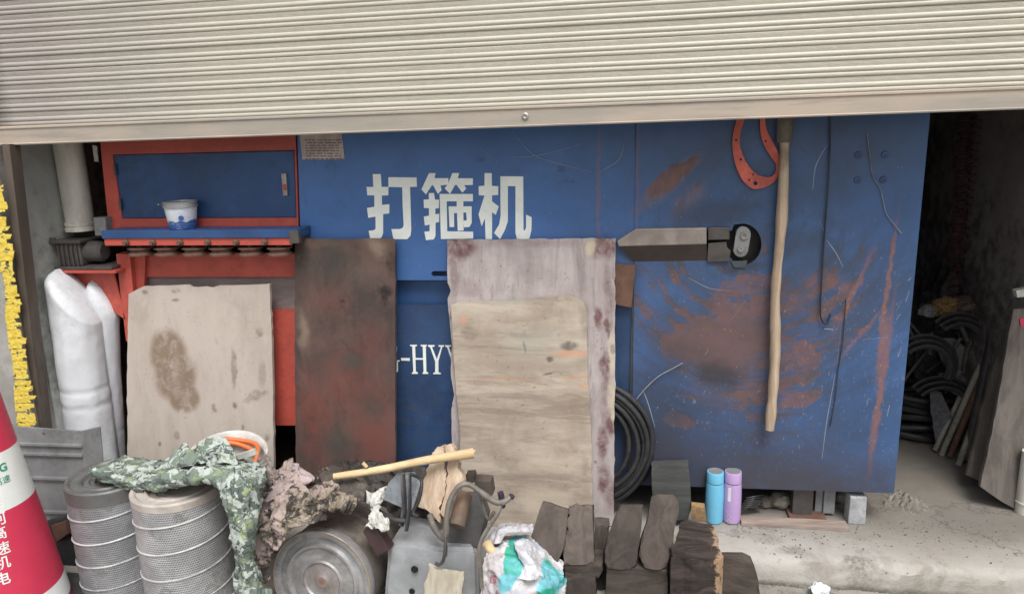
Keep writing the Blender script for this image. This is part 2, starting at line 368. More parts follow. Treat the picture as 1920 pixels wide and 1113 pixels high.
    return m.done(x, r, 0, m.ma('ADD', m.ma('MULTIPLY', rust, -1), m.ma('MULTIPLY', fin, .3)), .35, .0015, .45)

def mk_board(name, W, base, dark, stains, grain=(1, 1, .2), gsc=16, fine=.3, loose=None, sp=.25, rough=.8, dirt_noise=.35, streak=None):
    """stains: list of (colour, strength, ellipses, softness, warp)"""
    m = N(name, loose or (0, 0, 0)); g = m.noise(gsc, 9, .74, .3, st=grain); f = m.noise(gsc * 5, 8, .78, st=grain); c = m.noise(4, 7, .68, .5); d = m.noise(60, 3, .6)
    x = m.mix(m.mr(g, .34, .66), dark, base); x = m.mix(m.ma('MULTIPLY', m.mr(f, .5, .74), fine), x, dark)
    x = m.mix(m.ma('MULTIPLY', m.mr(c, .50, .70), dirt_noise), x, tuple(k * .55 for k in dark))
    x = m.mix(m.ma('MULTIPLY', m.mr(d, .64, .70), sp), x, tuple(k * .4 for k in dark))
    if streak:
        q_ = m.noise(5.5, 8, .74, .5, st=streak); x = m.mix(m.ma('MULTIPLY', m.mr(q_, .50, .62), .6), x, tuple(k * .62 for k in dark)); q2 = m.noise(4, 5, .6, st=(.5, 1, 1)); x = m.mix(m.ma('MULTIPLY', m.mr(q2, .5, .65), .4), x, tuple(min(1, k * 1.15) for k in base))
    for col, k, L, soft, wa in stains:
        e = m.ell(W, L, m.warp(14, wa), soft); e = m.ma('MULTIPLY', e, m.mr(m.noise(20, 7, .7, .5), .22, .6))
        x = m.mix(m.ma('MULTIPLY', e, k), x, col)
    return m.done(x, rough, 0, m.ma('ADD', g, f), .3, .0015, .25)

def simple(name, col, rough=.5, metal=0.0, spec=.5, bump=.05):
    m = N(name); a = m.noise(9, 5, .6); b = m.noise(60, 4, .6)
    x = m.mix(m.mr(a, .3, .7), tuple(k * .9 for k in col), col)
    return m.done(x, m.mr(b, .3, .7, rough - .05, rough + .08), metal, b, bump, .0005, spec)

# ================================================================== SETTING
def setting(name, bm, m, **k): return obj(name, bm, m, kind='structure', **k)
def mk_ground():
    m = N('yard concrete'); a = m.noise(1.6, 8, .65); b = m.noise(22, 8, .7); c = m.vor(150)
    x = m.mix(m.mr(a, .35, .65), (.24, .225, .20), (.34, .32, .285)); x = m.mix(m.ma('MULTIPLY', m.mr(b, .5, .7), .6), x, (.13, .12, .105))
    x = m.mix(m.ma('MULTIPLY', m.mr(c, .12, .05), .4), x, (.45, .43, .40))
    return m.done(x, .92, 0, m.ma('ADD', b, c), .5, .004, .2)
bm = BM(); bmesh.ops.create_grid(bm, x_segments=2, y_segments=2, size=60)
setting('ground', bm, mk_ground())
def mk_floor():
    m = N('garage floor concrete'); a = m.noise(1.3, 8, .65); b = m.noise(9, 9, .7, .6, st=(.6, 1, 1)); c = m.noise(70, 5, .7)
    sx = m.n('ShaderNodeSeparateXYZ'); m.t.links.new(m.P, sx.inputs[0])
    edge = m.mr(m.ma('ADD', sx.outputs[1], m.ma('MULTIPLY', a, .35)), 2.95, 2.62)     # paler band by the doorway
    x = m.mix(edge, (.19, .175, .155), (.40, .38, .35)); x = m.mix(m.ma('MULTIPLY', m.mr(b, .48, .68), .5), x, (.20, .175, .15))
    x = m.mix(m.ma('MULTIPLY', m.mr(c, .62, .72), .55), x, (.09, .08, .07)); x = m.mix(m.ma('MULTIPLY', m.mr(a, .52, .7), .35), x, (.30, .27, .22))
    w = m.warp(18, .05); Wf = lambda px, py: U(px, py, z=PZ)
    st = None
    for (px, py, r, k) in [(1440, 1010, .05, .5), (1520, 1075, .045, .8), (1610, 1050, .05, .7), (1480, 1030, .04, .5), (1660, 940, .06, .5), (1850, 1005, .09, .35), (1400, 1060, .06, .5)]:
        p = Wf(px, py); d = m.vadd(w, (-p.x, -p.y, 0)); mp = m.vscale(d, (1 / r, 1.6 / r, 0)); l = m.n('ShaderNodeVectorMath'); l.operation = 'LENGTH'; m.t.links.new(mp, l.inputs[0])
        f = m.mr(l.outputs[1], 1.5, .5, 0, k); st = f if st is None else m.ma('MAXIMUM', st, f)
    x = m.mix(m.ma('MULTIPLY', st, m.mr(c, .3, .6)), x, (.13, .115, .095))
    vv = m.vadd(m.P, m.vscale(m.vadd(m.noise(6, 5, .6, out=1), (-.5, -.5, -.5)), .35)); ck = m.vor(.8, (1, 1.6, 1), 'DISTANCE_TO_EDGE', 0, vv)
    x = m.mix(m.ma('MULTIPLY', m.mr(ck, .007, .001), .35), x, (.09, .08, .07)); oil = m.noise(3.2, 6, .7, .8)
    x = m.mix(m.ma('MULTIPLY', m.mr(oil, .56, .68), .5), x, (.17, .15, .125))
    face = m.mr(sx.outputs[2], .030, .004); x = m.mix(m.ma('MULTIPLY', face, m.mr(c, .3, .6, .5, 1)), x, (.13, .12, .10))  # contact shadow along the step's foot, painted into the colour
    return m.done(x, .9, 0, m.ma('ADD', b, m.ma('SUBTRACT', m.ma('MULTIPLY', c, .6), m.ma('MULTIPLY', m.mr(ck, .008, .001), .4))), .7, .006, .2)
# floor slab with a rounded, chipped front edge
EDGE_Y = 2.425
bm = BM(); xs = np.linspace(-2.6, 2.4, 260); prof = [(0, 0), (0.004, .045), (.008, .078), (.022, .096), (.05, PZ), (.3, PZ), (.7, PZ), (1.6, PZ), (4.0, PZ)]
rows = []
for x in xs:
    row = []
    for k, (dy, z) in enumerate(prof):
        nn = mnoise.noise(Vector((x * 7, k * .6, 3))) * .014 + mnoise.noise(Vector((x * 31, k, 8))) * .006
        f = 1 if k < 5 else 0
        row.append(bm.verts.new((x, EDGE_Y + dy + nn * f, max(0, z - (abs(nn) * .5 if 1 < k < 5 else 0)))))
    rows.append(row)
for a, b in zip(rows, rows[1:]):
    for k in range(len(prof) - 1): bm.faces.new((a[k], b[k], b[k + 1], a[k + 1]))
setting('garage_floor', bm, mk_floor(), smooth=50)
SY = 2.46                                  # shutter plane
bm = BM(); box(bm, (-6, 2.40, 0), (-2.285, 2.9, 2.9)); setting('outer_wall_left', bm, M['outwall'])
bm = BM(); box(bm, (1.98, 2.40, 0), (6, 2.9, 2.9)); setting('outer_wall_right', bm, M['outwall'])
bm = BM(); box(bm, (-6, 2.40, 2.9), (6, 2.6, 5.5)); setting('facade_header', bm, M['outwall'])
bm = BM(); box(bm, (-2.60, 2.902, 0), (-2.33, 6.6, 2.95)); setting('inner_wall_left', bm, M['inwall'])
bm = BM(); box(bm, (1.50, 2.902, 0), (2.30, 6.6, 2.95)); setting('inner_wall_right', bm, M['inwall'])
bm = BM(); box(bm, (-2.329, 6.4, PZ), (1.499, 6.59, 2.95)); setting('back_wall', bm, M['inwall'])
bm = BM(); box(bm, (-2.6, 2.62, 2.96), (2.2, 6.6, 3.1)); setting('ceiling', bm, M['inwall'])
# concrete pier inside the opening
_p = U(21, 300, 2.51); _r = R @ np.array([124 - CX, 350 - CY, F_PX]); _yd = _p.x * _r[1] / _r[0]
bm = BM(); box(bm, (-2.284, 2.505, PZ), (_p.x, _yd, 2.9), .006); setting('concrete_pier', bm, M['pier'])

# ================================================================== ROLLER SHUTTER
pl, pr = U(0, 273, SY), U(1920, 205, SY)
TILT = math.atan2(pr.z - pl.z, pr.x - pl.x); ZB = (pl.z + pr.z) / 2; XM = (pl.x + pr.x) / 2
shut = thing('roller_shutter', 'cream ribbed metal roller shutter pulled part way down over the doorway', 'shutter', (XM, SY, ZB)); shut.rotation_euler = (0, -TILT, 0)
def sh(name, bm, m, parent, **k):
    return obj(name, bm, m, parent, **k)
x0, x1 = -2.27 - XM, 1.97 - XM
def shp(x, y, z): return Vector((x + XM, SY + y, ZB + z))
RH = .067
bm = BM()
pf = [(-.014, 0), (-.016, .004), (-.010, .007), (-.010, RH - .011), (-.014, RH - .009), (-.014, RH - .004), (-.006, RH), (.012, RH), (.012, 0)]
r0 = [bm.verts.new(shp(x0, *p)) for p in pf]; r1 = [bm.verts.new(shp(x1, *p)) for p in pf]
for i in range(len(pf)): bm.faces.new((r0[i], r1[i], r1[(i + 1) % len(pf)], r0[(i + 1) % len(pf)]))
bm.faces.new(r0); bm.faces.new(r1)
br = sh('bottom_rail', bm, M['rail'], shut)
bm = BM(); c = U(985, 219, SY - .012); lathe(bm, [(.011, 0), (.011, .004), (.007, .006), (.003, .002)], c + Vector((0, .002, 0)), (0, -1, 0), 20)
sh('lock_bolt', bm, M['steel'], shut, smooth=30)
bm = BM(); tube(bm, [U(1466, 66, SY - .02) + Vector((-.004, 0, 0)), U(1466, 66, SY - .02)], .003, 6, smooth=False); bm.free()
PITCH = .0470
prof = [(0.003, 0), (-.001, .0012), (-.0045, .0035), (-.0058, .0065), (-.0052, .0095), (-.0025, .0122), (.0004, .0136), (-.0025, .0152), (-.0060, .018), (-.0072, .0215), (-.0062, .0252), (-.003, .0282), (-.0002, .0296), (-.0022, .0309), (-.0002, .0322), (-.0024, .0337), (-.0004, .0351), (-.0028, .0367), (-.0006, .0382), (-.0026, .0397), (-.0002, .0411), (-.0018, .0426), (.002, .0445), (.003, PITCH - .0004)]
bm = BM(); XS = np.linspace(x0 + .02, x1 - .02, 60); rows = []
for x in XS:
    w = mnoise.noise(Vector((x * 1.5, 0, 0))) * .0012
    rows.append([bm.verts.new(shp(x, y * .68 + w, z + RH + mnoise.noise(Vector((x * 2, 4, 0))) * .0008)) for y, z in prof])
for a, b in zip(rows, rows[1:]):
    for k in range(len(prof) - 1): bm.faces.new((a[k], b[k], b[k + 1], a[k + 1]))
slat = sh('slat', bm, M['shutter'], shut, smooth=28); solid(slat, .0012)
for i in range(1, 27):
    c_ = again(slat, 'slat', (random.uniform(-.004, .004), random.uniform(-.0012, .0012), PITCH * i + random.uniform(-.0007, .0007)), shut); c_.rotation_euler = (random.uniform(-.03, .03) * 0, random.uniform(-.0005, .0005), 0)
rail_l = obj('guide_rail', slab(BM(), [(3, 270), (17, 270), (125, 1190), (111, 1190)], Plane(2.425), .05, .002), M['railbrown'], label='dark steel shutter guide rail beside the yellow tape on the left wall', cat='rail')
bm = BM(); box(bm, (1.945, 2.43, PZ), (1.978, 2.50, 2.85)); obj('guide_rail', bm, M['darksteel'], label='dark steel shutter guide rail at the right jamb outside the doorway view', cat='rail')
# yellow tape strip on the outer wall
WP = Plane(2.398); rnd = random.Random(21); y = 335.0
tape = thing('yellow_tape', 'peeling yellow tape strip running down the wall left of the shutter rail', 'tape', WP(30, 700))
while y < 850:
    t = (y - 335) / 465; xl_, xr2 = -16 + t * 52 + 3 * math.sin(t * 19), 2 + t * 68 + 3 * math.sin(t * 31); h = rnd.uniform(9, 20)
    a = rnd.gauss(0, 1.2); L = [(xl_ + a, y - 1), (xr2 + rnd.gauss(0, 2.2), y), (xr2 + a + rnd.gauss(0, 2.2), y + h), (xl_ + rnd.gauss(0, 1), y + h + 1)]
    if rnd.random() < .3: L = L[:2] + [(xr2, y + h * .5), (xr2 - rnd.uniform(6, 12), y + h * .55)] + [(xr2 - rnd.uniform(5, 9), y + h)] + L[3:]
    bm = BM(); slab(bm, jag(L, .5, 4, int(y)), WP, .0012 + rnd.random() * .001); obj('flake', bm, M['yellow'], tape)
    y += h + (rnd.uniform(.2, 1.0) if rnd.random() < .75 else rnd.uniform(1.5, 4))
for i, (a, b_) in enumerate([((-8, 300), (2, 340))]):
    pass

# ================================================================== MACHINE
MLOC = Vector((-.4, 3.1, PZ))
mach = thing('hoop_machine', 'blue and red steel hooping machine behind the leaning boards, white Chinese lettering on its front', 'machine', MLOC)
FACEM = mk_face()
def mp_(name, bm, m, **k): return obj(name, bm, m, mach, **k)
# big right-hand panel with slot for the swinging bar
def arc(cx, cy, rx, ry, a0, a1, n=16): return [(cx + rx * math.cos(math.radians(a0 + (a1 - a0) * i / n)), cy + ry * math.sin(math.radians(a0 + (a1 - a0) * i / n))) for i in range(n + 1)]
slot = [(1195, 440), (1372, 432)] + [(1376, 421)] + arc(1392, 458, 36, 39, -90, 90) + [(1374, 497), (1372, 484), (1195, 484)]
P2 = Plane(FY)
bm = BM(); holed(bm, [(1193, 205), (1742, 200), (1744, 216), (1676, 924), (1184, 908)], [slot], P2, .012)
mp_('side_panel', bm, FACEM)
bm = BM(); slab(bm, [(1180, 395), (1450, 395), (1450, 520), (1180, 520)], Plane(FY + .05), .01); mp_('slot_backing', bm, M['hole'])
bm = BM(); box(bm, (U(1738, 216, FY).x - .015, FY + .013, .26), (U(1742, 216, FY).x - .001, 3.5, 1.95)); mp_('side_plate', bm, M['bluepaint'])
# upper main panel
bm = BM(); P1 = Plane(FY + .004)
holed(bm, [(556, 205), (1191.5, 205), (1191.5, 525), (566, 525)], [[(812, 508), (850, 508), (850, 518), (812, 518), (809, 515), (809, 511)]], P1, .012)
mp_('front_panel', bm, FACEM)
bm = BM(); slab(bm, [(560, 523), (1185, 523), (1185, 575), (560, 575)], Plane(FY + .045), .01); mp_('recess_strip', bm, M['bluepaint'])
bm = BM(); slab(bm, [(560, 572), (1186, 572), (1186, 905), (560, 905)], Plane(FY + .018), .012); lp = mp_('lower_panel', bm, worn('dull navy paint', (.026, .058, .135), .5, dirt=(.05, .055, .07), da=.6, sc=5, bump=.1, speck=.3))
bm = BM(); slab(bm, [(1186, 520), (1192, 520), (1186, 905), (1178, 905)], Plane(FY + .008), .02); mp_('trim', bm, M['darksteel'])
bm = BM(); slab(bm, [(1100, 492), (1192, 498), (1184, 577), (1100, 560)], Plane(FY - .012), .014, .002); mp_('bracket', bm, M['rust'], label='brown triangular bracket beside the boards')
# machine body (behind the fronts)
xl = U(240, 620, FY).x; xr_ = U(1743, 215, FY).x
bm = BM(); box(bm, (-1.18, FY + .07, .28), (xr_ - .02, 3.5, 1.95)); mp_('body', bm, M['bluepaint'])
bm = BM(); box(bm, (-1.20, FY + .02, .262), (xr_ - .016, FY + .069, .285)); mp_('sill', bm, M['rust'])
# red cabinet on the left
CY_ = Plane(FY)
bm = BM(); holed(bm, [(184, 215), (553, 215), (560, 436), (205, 436), (190, 290)], [[(211, 290), (552, 281), (556, 408), (229, 410)]], CY_, .02); mp_('cabinet_frame', bm, M['red'])
bm = BM(); slab(bm, [(213, 291), (551, 283), (555, 407), (230, 409)], Plane(FY + .006), .01, .0015); door = mp_('door', bm, M['bluepaint'])
bm = BM(); box(bm, (xl - .0, FY + .022, 1.22), (-1.20, 3.3, 1.95)); mp_('cabinet_body', bm, M['red'])
bm = BM(); slab(bm, [(527, 325), (536, 325), (539, 367), (530, 367)], Plane(FY - .004), .01, .002); hd = obj('handle', bm, M['steel'], door)
bm = BM(); slab(bm, [(530, 345), (536, 345), (537, 357), (531, 357)], Plane(FY - .006), .003); obj('latch', bm, M['red'], hd if False else door)
for y in (318, 383):
    bm = BM(); a = FACE(213 + (y - 291) * .15, y); tube(bm, [a + Vector((0, -.004, -.022)), a + Vector((0, -.004, .022))], .005, 8, smooth=False); obj('hinge', bm, M['darksteel'], door)
# shelf with six rollers
SF = .115
a, b = U(189, 433, FY - SF), U(558, 431, FY - SF)
bm = BM(); box(bm, (a.x, FY - SF, a.z - .030), (b.x, FY - .001, a.z), .002); shelf = mp_('shelf', bm, M['bluepaint'])
bm = BM(); box(bm, (a.x + .004, FY - SF + .006, a.z - .058), (b.x - .03, FY - SF + .018, a.z - .031), .001); mp_('shelf_rail', bm, M['red'])
bm = BM(); box(bm, (b.x - .035, FY - SF - .006, a.z - .05), (b.x + .004, FY - SF + .02, a.z - .005), .003); mp_('shelf_bracket', bm, M['darksteel'])
bm = BM(); box(bm, (a.x + .05, FY - SF + .02, a.z - .050), (b.x - .01, FY - .002, a.z - .031)); mp_('roller_beam', bm, M['darksteel'])
SZ = a.z
bx = [238, 288, 339, 391, 444, 497]; rx = [262, 312, 364, 414, 469, 523]
c0 = U(bx[0], 455, FY - SF + .006); bm = BM(); lathe(bm, [(.0125, 0), (.0125, .008), (.008, .012), (.008, .020), (.002, .020)], (c0.x, FY - SF + .006, c0.z), (0, -1, 0), 12); b0 = mp_('bolt', bm, M['rust'])
for x in bx[1:]: again(b0, 'bolt', (U(x, 455, FY - SF + .006).x - c0.x, 0, 0), mach)
c0 = U(rx[0], 470, FY - .075); bm = BM(); lathe(bm, [(.01, -.016), (.047, -.016), (.047, -.009), (.036, -.003), (.036, .003), (.047, .009), (.047, .014), (.012, .014), (.012, .03)], (c0.x, FY - .07, c0.z), (0, 0, 1), 28); w0 = mp_('guide_roller', bm, M['rust'], smooth=30)
for x in rx[1:]: again(w0, 'guide_roller', (U(x, 470, FY - .07).x - U(rx[0], 470, FY - .07).x, 0, 0), mach)
# red frame below shelf
bm = BM(); slab(bm, [(217, 476), (243, 476), (258, 640), (236, 640)], Plane(FY - .03), .06, .003); mp_('post', bm, M['red'])
bm = BM(); slab(bm, [(244, 476), (272, 478), (270, 560), (252, 600)], Plane(FY - .005), .02); mp_('gusset', bm, M['red'])
bm = BM(); slab(bm, [(268, 474), (553, 474), (553, 519), (268, 519)], Plane(FY + .012), .02); mp_('cross_beam', bm, M['red'])
bm = BM(); slab(bm, [(245, 519), (555, 519), (557, 582), (245, 582)], Plane(FY + .03), .01); mp_('bare_panel', bm, M['greybrown'], label='dusty unpainted panel under the rollers')
bm = BM(); slab(bm, [(238, 581), (557, 581), (557, 797), (252, 797)], Plane(FY + .012), .02); mp_('skirt_panel', bm, M['red'])
bm = BM(); slab(bm, [(100, 506), (212, 506), (236, 600), (216, 586)], Plane(FY - .03), .008, .001); mp_('gusset', bm, M['red'], label='red triangular bracket under the motor')
a, b = U(108, 505, FY - .07), U(214, 505, FY - .07)
bm = BM(); box(bm, (a.x, FY - .09, a.z - .012), (b.x + .02, FY + .08, a.z), .002); mp_('motor_tray', bm, M['red'])
bm = BM(); box(bm, (a.x + .0, FY - .085, a.z + .001), (b.x, FY + .07, a.z + .014), .003); mt = mp_('gearbox', bm, M['darksteel'], label='greasy black gearbox and motor on red tray')
bm = BM(); box(bm, (a.x + .012, FY - .07, a.z + .014), (a.x + .115, FY + .06, a.z + .105), .008); obj('housing', bm, M['darksteel'], mt)
for k in range(5):
    bm = BM(); x = a.x + .02 + k * .02; box(bm, (x, FY - .080, a.z + .016), (x + .006, FY - .069, a.z + .1), .001); obj('cooling_fin', bm, M['darksteel'], mt)
bm = BM(); box(bm, (a.x - .012, FY - .08, a.z + .105), (a.x + .125, FY + .06, a.z + .116), .002); obj('flange', bm, M['darksteel'], mt)
bm = BM(); lathe(bm, [(.03, 0), (.042, .006), (.042, .07), (.03, .08)], (a.x + .105, FY - .02, a.z + .065), (1, 0, 0), 24); obj('motor', bm, M['darksteel'], mt, smooth=35)
bm = BM(); lathe(bm, [(.012, 0), (.012, .012)], (a.x + .0, FY - .07, a.z + .116), (0, 0, 1), 6); obj('bolt', bm, M['darksteel'], mt)
bm = BM(); slab(bm, [(174, 408), (197, 408), (200, 442), (178, 442)], Plane(FY - .04), .05, .004); mp_('pipe_clamp', bm, M['dullgalv'])
# swinging bar in its slot
BP = Plane(FY - .022)
bm = BM(); slab(bm, [(1157, 452), (1192, 429), (1325, 427), (1325, 458), (1160, 462)], BP, .03, .004); bar = mp_('swing_bar', bm, worn('greasy bar', (.30, .26, .235), .45, .4, dirt=(.09, .065, .06), da=.6, sc=10), label='greasy steel bar in the slot')
bm = BM(); vs = [BP(1160, 462), BP(1325, 458), Plane(FY + .002)(1325, 491), Plane(FY + .002)(1192, 493)]
ff = [bm.verts.new(v) for v in vs]; bb = [bm.verts.new(v + Vector((0, .03, 0))) for v in vs]; bm.faces.new(ff); bm.faces.new(bb)
for i in range(4): bm.faces.new((ff[i], ff[(i + 1) % 4], bb[(i + 1) % 4], bb[i]))
obj('lower_bevel', bm, worn('greasy bar shaded side', (.06, .045, .043), .5, .3, da=.4), bar)  # shade under the bar is put into this darker colour
bm = BM(); slab(bm, [(1328, 427), (1368, 426), (1368, 449), (1328, 450)], BP, .03, .003); obj('clamp_jaw', bm, M['darksteel'], bar)
bm = BM(); slab(bm, [(1328, 456), (1362, 453), (1362, 463), (1370, 470), (1368, 490), (1326, 491)], Plane(FY - .012), .03, .002); obj('clamp_jaw', bm, M['darksteel'], bar)
bm = BM(); slab(bm, arc(1394, 440, 14, 15, 170, 360, 10) + arc(1389, 468, 14, 14, 0, 170, 10), Plane(FY - .014), .02, .002); lk = obj('link', bm, M['dullgalv'], bar)
for (x, y, r) in ((1395, 441, .013), (1388, 466, .010)):
    bm = BM(); c = U(x, y, FY - .014); lathe(bm, [(r, 0), (r, .008), (r * .55, .008), (r * .5, .003), (.0005, .003)], c, (0, -1, 0), 20); obj('bolt', bm, M['steel'], bar)
bm = BM(); slab(bm, [(1370, 490), (1402, 489), (1398, 503), (1376, 502)], Plane(FY - .006), .02, .003); mp_('shim', bm, worn('teal shim', (.06, .085, .095), .6))
for (x, y) in ((1609, 291), (1659, 290), (1608, 338), (1656, 337)):
    bm = BM(); lathe(bm, [(.0125, 0), (.011, .0035), (.004, .004), (.0005, .002)], U(x, y, FY), (0, -1, 0), 16); mp_('rivet', bm, M['bluepaint'])
# legs
for (x0_, x1_, y0_, y1_, Y, m_) in ((1488, 1523, 920, 966, FY + .03, 'darksteel'), (1530, 1541, 920, 964, FY + .06, 'dullgalv'), (1546, 1564, 920, 968, FY + .05, 'dullgalv')):
    a, b = U(x0_, y0_, Y), U(x1_, y1_, Y)
    bm = BM(); box(bm, (a.x, Y, PZ + .012), (b.x, Y + .05, .30), .003); mp_('leg', bm, M[m_])
a = U(1478, 970, z=PZ); b = U(1546, 970, z=PZ); bm = BM(); box(bm, (a.x, FY + .0, PZ + .001), (b.x, FY + .12, PZ + .014), .002); mp_('foot_plate', bm, M['rust'])
for X in (-1.9, -1.2, 0.3):
    bm = BM(); box(bm, (X, FY + .25, PZ), (X + .08, FY + .33, .3)); mp_('leg', bm, M['darksteel'])
# lettering
def zpoly(L, s, ox, oy): return [(ox + x / s, oy + y / s) for x, y in L]
LET = []
A = lambda *L: LET.append(zpoly(L, 7.418, 680, 310)); B = lambda *L: LET.append(zpoly(L, 7.418, 840, 310))
C1 = []
def glyph(polys, s, ox, oy):
    bm = BM()
    for k, L in enumerate(polys): slab(bm, zpoly(L, s, ox, oy), Plane(FY + .004 - .0012 - .00012 * k), .0010)
    return mp_('letter', bm, M['letter'])
glyph([[(140, 122), (252, 122), (262, 300), (358, 300), (356, 416), (266, 420), (268, 550), (370, 540), (370, 668), (284, 678), (284, 940), (268, 990), (235, 1022), (105, 1018), (82, 908), (150, 905), (180, 880), (178, 712), (78, 730), (60, 592), (162, 576), (162, 418), (64, 416), (54, 300), (148, 300)],
       [(358, 165), (748, 168), (754, 298), (658, 300), (666, 560), (676, 900), (664, 980), (618, 1026), (428, 1024), (400, 886), (520, 885), (556, 868), (570, 830), (556, 560), (550, 305), (358, 300)]], 7.418, 680, 310)
glyph([[(922, 108), (1014, 108), (1000, 165), (1010, 180), (1192, 178), (1190, 268), (1080, 280), (1098, 345), (1045, 398), (985, 285), (965, 272), (880, 404), (818, 335)],
       [(1247, 108), (1342, 108), (1322, 180), (1532, 180), (1532, 272), (1412, 276), (1440, 325), (1385, 380), (1310, 275), (1285, 272), (1215, 395), (1140, 320), (1190, 250)],
       [(920, 385), (992, 385), (1005, 475), (1062, 478), (1060, 596), (1010, 600), (1010, 680), (1065, 672), (1062, 788), (1014, 796), (1012, 980), (990, 1028), (880, 1040), (858, 922), (930, 915), (932, 825), (865, 835), (850, 712), (922, 700), (922, 596), (852, 592), (848, 476), (920, 474)],
       [(1070, 398), (1532, 398), (1532, 500), (1168, 500), (1176, 916), (1535, 922), (1538, 1018), (1088, 1024)],
       [(1195, 570), (1308, 570), (1308, 500), (1400, 500), (1400, 570), (1516, 570), (1516, 800), (1485, 856), (1410, 862), (1398, 770), (1448, 762), (1440, 655), (1400, 655), (1404, 905), (1322, 910), (1312, 662), (1270, 664), (1272, 856), (1208, 858)]], 7.418, 680, 310)
glyph([[(508, 108), (608, 108), (610, 286), (698, 290), (698, 412), (612, 416), (612, 500), (706, 572), (664, 688), (612, 650), (612, 1026), (522, 1026), (514, 735), (468, 845), (424, 680), (508, 420), (428, 416), (426, 290), (508, 284)],
       [(728, 152), (1046, 154), (1050, 900), (1070, 905), (1086, 860), (1086, 684), (1164, 722), (1160, 900), (1130, 1024), (960, 1024), (938, 940), (938, 290), (832, 288), (832, 780), (790, 900), (725, 1026), (640, 940), (712, 820), (732, 700)]], 7.418, 840, 310)
# serif lettering on the lower panel: (half hidden) G - H Y Y
SE = [[(540, 290), (690, 290), (686, 316), (650, 326), (664, 845), (705, 870), (706, 896), (580, 896), (582, 872), (612, 850), (588, 326), (545, 316)],
      [(765, 290), (892, 290), (890, 316), (872, 326), (884, 850), (925, 872), (924, 896), (805, 896), (808, 872), (826, 850), (806, 326), (768, 316)],
      [(650, 566), (815, 566), (816, 600), (652, 600)], [(355, 566), (538, 566), (538, 624), (357, 618)],
      [(915, 295), (1055, 295), (1050, 330), (1000, 335), (1100, 590), (1190, 335), (1140, 325), (1135, 300), (1255, 298), (1250, 325), (1218, 335), (1135, 630), (1135, 860), (1188, 880), (1186, 900), (1024, 900), (1026, 880), (1068, 860), (1068, 640), (962, 340), (922, 328)],
      [(1270, 300), (1400, 300), (1398, 325), (1352, 330), (1440, 590), (1430, 640), (1400, 590), (1318, 345), (1285, 330)],
      [(215, 290), (248, 292), (272, 340), (266, 445), (250, 430), (222, 370), (150, 300), (100, 330), (60, 480), (60, 700), (110, 850), (170, 880), (225, 850), (232, 650), (205, 635), (208, 612), (330, 612), (325, 635), (292, 645), (292, 845), (225, 880), (150, 905), (60, 860), (0, 720), (0, 460), (60, 310), (130, 270)]]
bm = BM()
for k, L in enumerate(SE): slab(bm, zpoly(L, 11.13, 720, 620), Plane(FY + .018 - .0012 - .0001 * k), .0010)
mp_('letter', bm, M['letter'])
# notice sheet
bm = BM(); slab(bm, [(561, 246), (640, 246), (646, 298), (640, 299), (567, 299)], Plane(FY + .0015), .0012); ns = mp_('notice', bm, M['paper'], label='faded pinkish printed notice')
bm = BM(); rnd = random.Random(4)
for y in range(262, 298, 5):
    x = 570 + rnd.random() * 6
    while x < 636:
        w = rnd.uniform(3, 12); slab(bm, [(x, y), (x + w, y), (x + w, y + 1.6), (x, y + 1.6)], Plane(FY + .0006), .0004); x += w + rnd.uniform(1.5, 4)
o = obj('print', bm, M['ink'], ns); o['kind'] = 'stuff'
bm = BM(); slab(bm, [(173, 272), (181, 274), (184, 303), (177, 303)], Plane(FY - .01), .004); mp_('tag', bm, M['paleplastic'])
# scratches and chips
bm = BM(); PP = Plane(FY)
for pts, w in [([(960, 245), (1000, 290), (1060, 310), (1110, 322)], .0022), ([(940, 292), (990, 294), (1040, 284), (1085, 272)], .0018), ([(1170, 270), (1160, 300), (1125, 322)], .0016),
               ([(900, 280), (930, 300), (925, 320)], .0012), ([(1040, 330), (1060, 336)], .0014), ([(1524, 355), (1530, 310), (1552, 270)], .0024), ([(1536, 412), (1548, 440)], .0016),
               ([(1550, 450), (1568, 475), (1580, 500)], .0022), ([(1566, 700), (1550, 790), (1541, 860)], .0022), ([(1580, 590), (1568, 690)], .0014),
               ([(1205, 730), (1215, 755), (1228, 800)], .003), ([(1290, 520), (1330, 540), (1370, 545)], .0014), ([(1618, 636), (1665, 632)], .002), ([(1370, 600), (1400, 560)], .001),
               ([(785, 305), (790, 315)], .002), ([(780, 418), (774, 430)], .002), ([(768, 480), (762, 492)], .002), ([(790, 495), (786, 504)], .002), ([(1705, 545), (1698, 565)], .004), ([(1708, 520), (1702, 526)], .006),
               ([(1690, 650), (1684, 668)], .0035), ([(1663, 780), (1668, 758)], .003), ([(1625, 760), (1628, 745)], .003), ([(1680, 600), (1686, 590)], .003), ([(1545, 616), (1562, 617)], .006), ([(1322, 665), (1328, 655)], .003), ([(1470, 585), (1474, 580)], .004)]:
    ribbon(bm, pts, w, PP, .0009)
rnd = random.Random(11)
for k in range(330):
    q = rnd.random()
    if q < .45: x, y = rnd.gauss(1655, 38), rnd.gauss(700, 120)
    elif q < .7: x, y = rnd.gauss(1420, 120), rnd.gauss(780, 50)
    elif q < .85: x, y = rnd.uniform(1220, 1700), rnd.uniform(300, 880)
    else: x, y = rnd.gauss(1300, 90), rnd.gauss(560, 60)
    if not (1200 < x < 1690 - (y - 400) * .02 and 250 < y < 890): continue
    if 1190 < x < 1430 and 420 < y < 505: continue
    l = rnd.uniform(1, 5); a = rnd.gauss(1.3, .5)
    ribbon(bm, [(x, y), (x + l * math.cos(a), y + l * math.sin(a))], rnd.uniform(.0012, .003), PP, .0009)
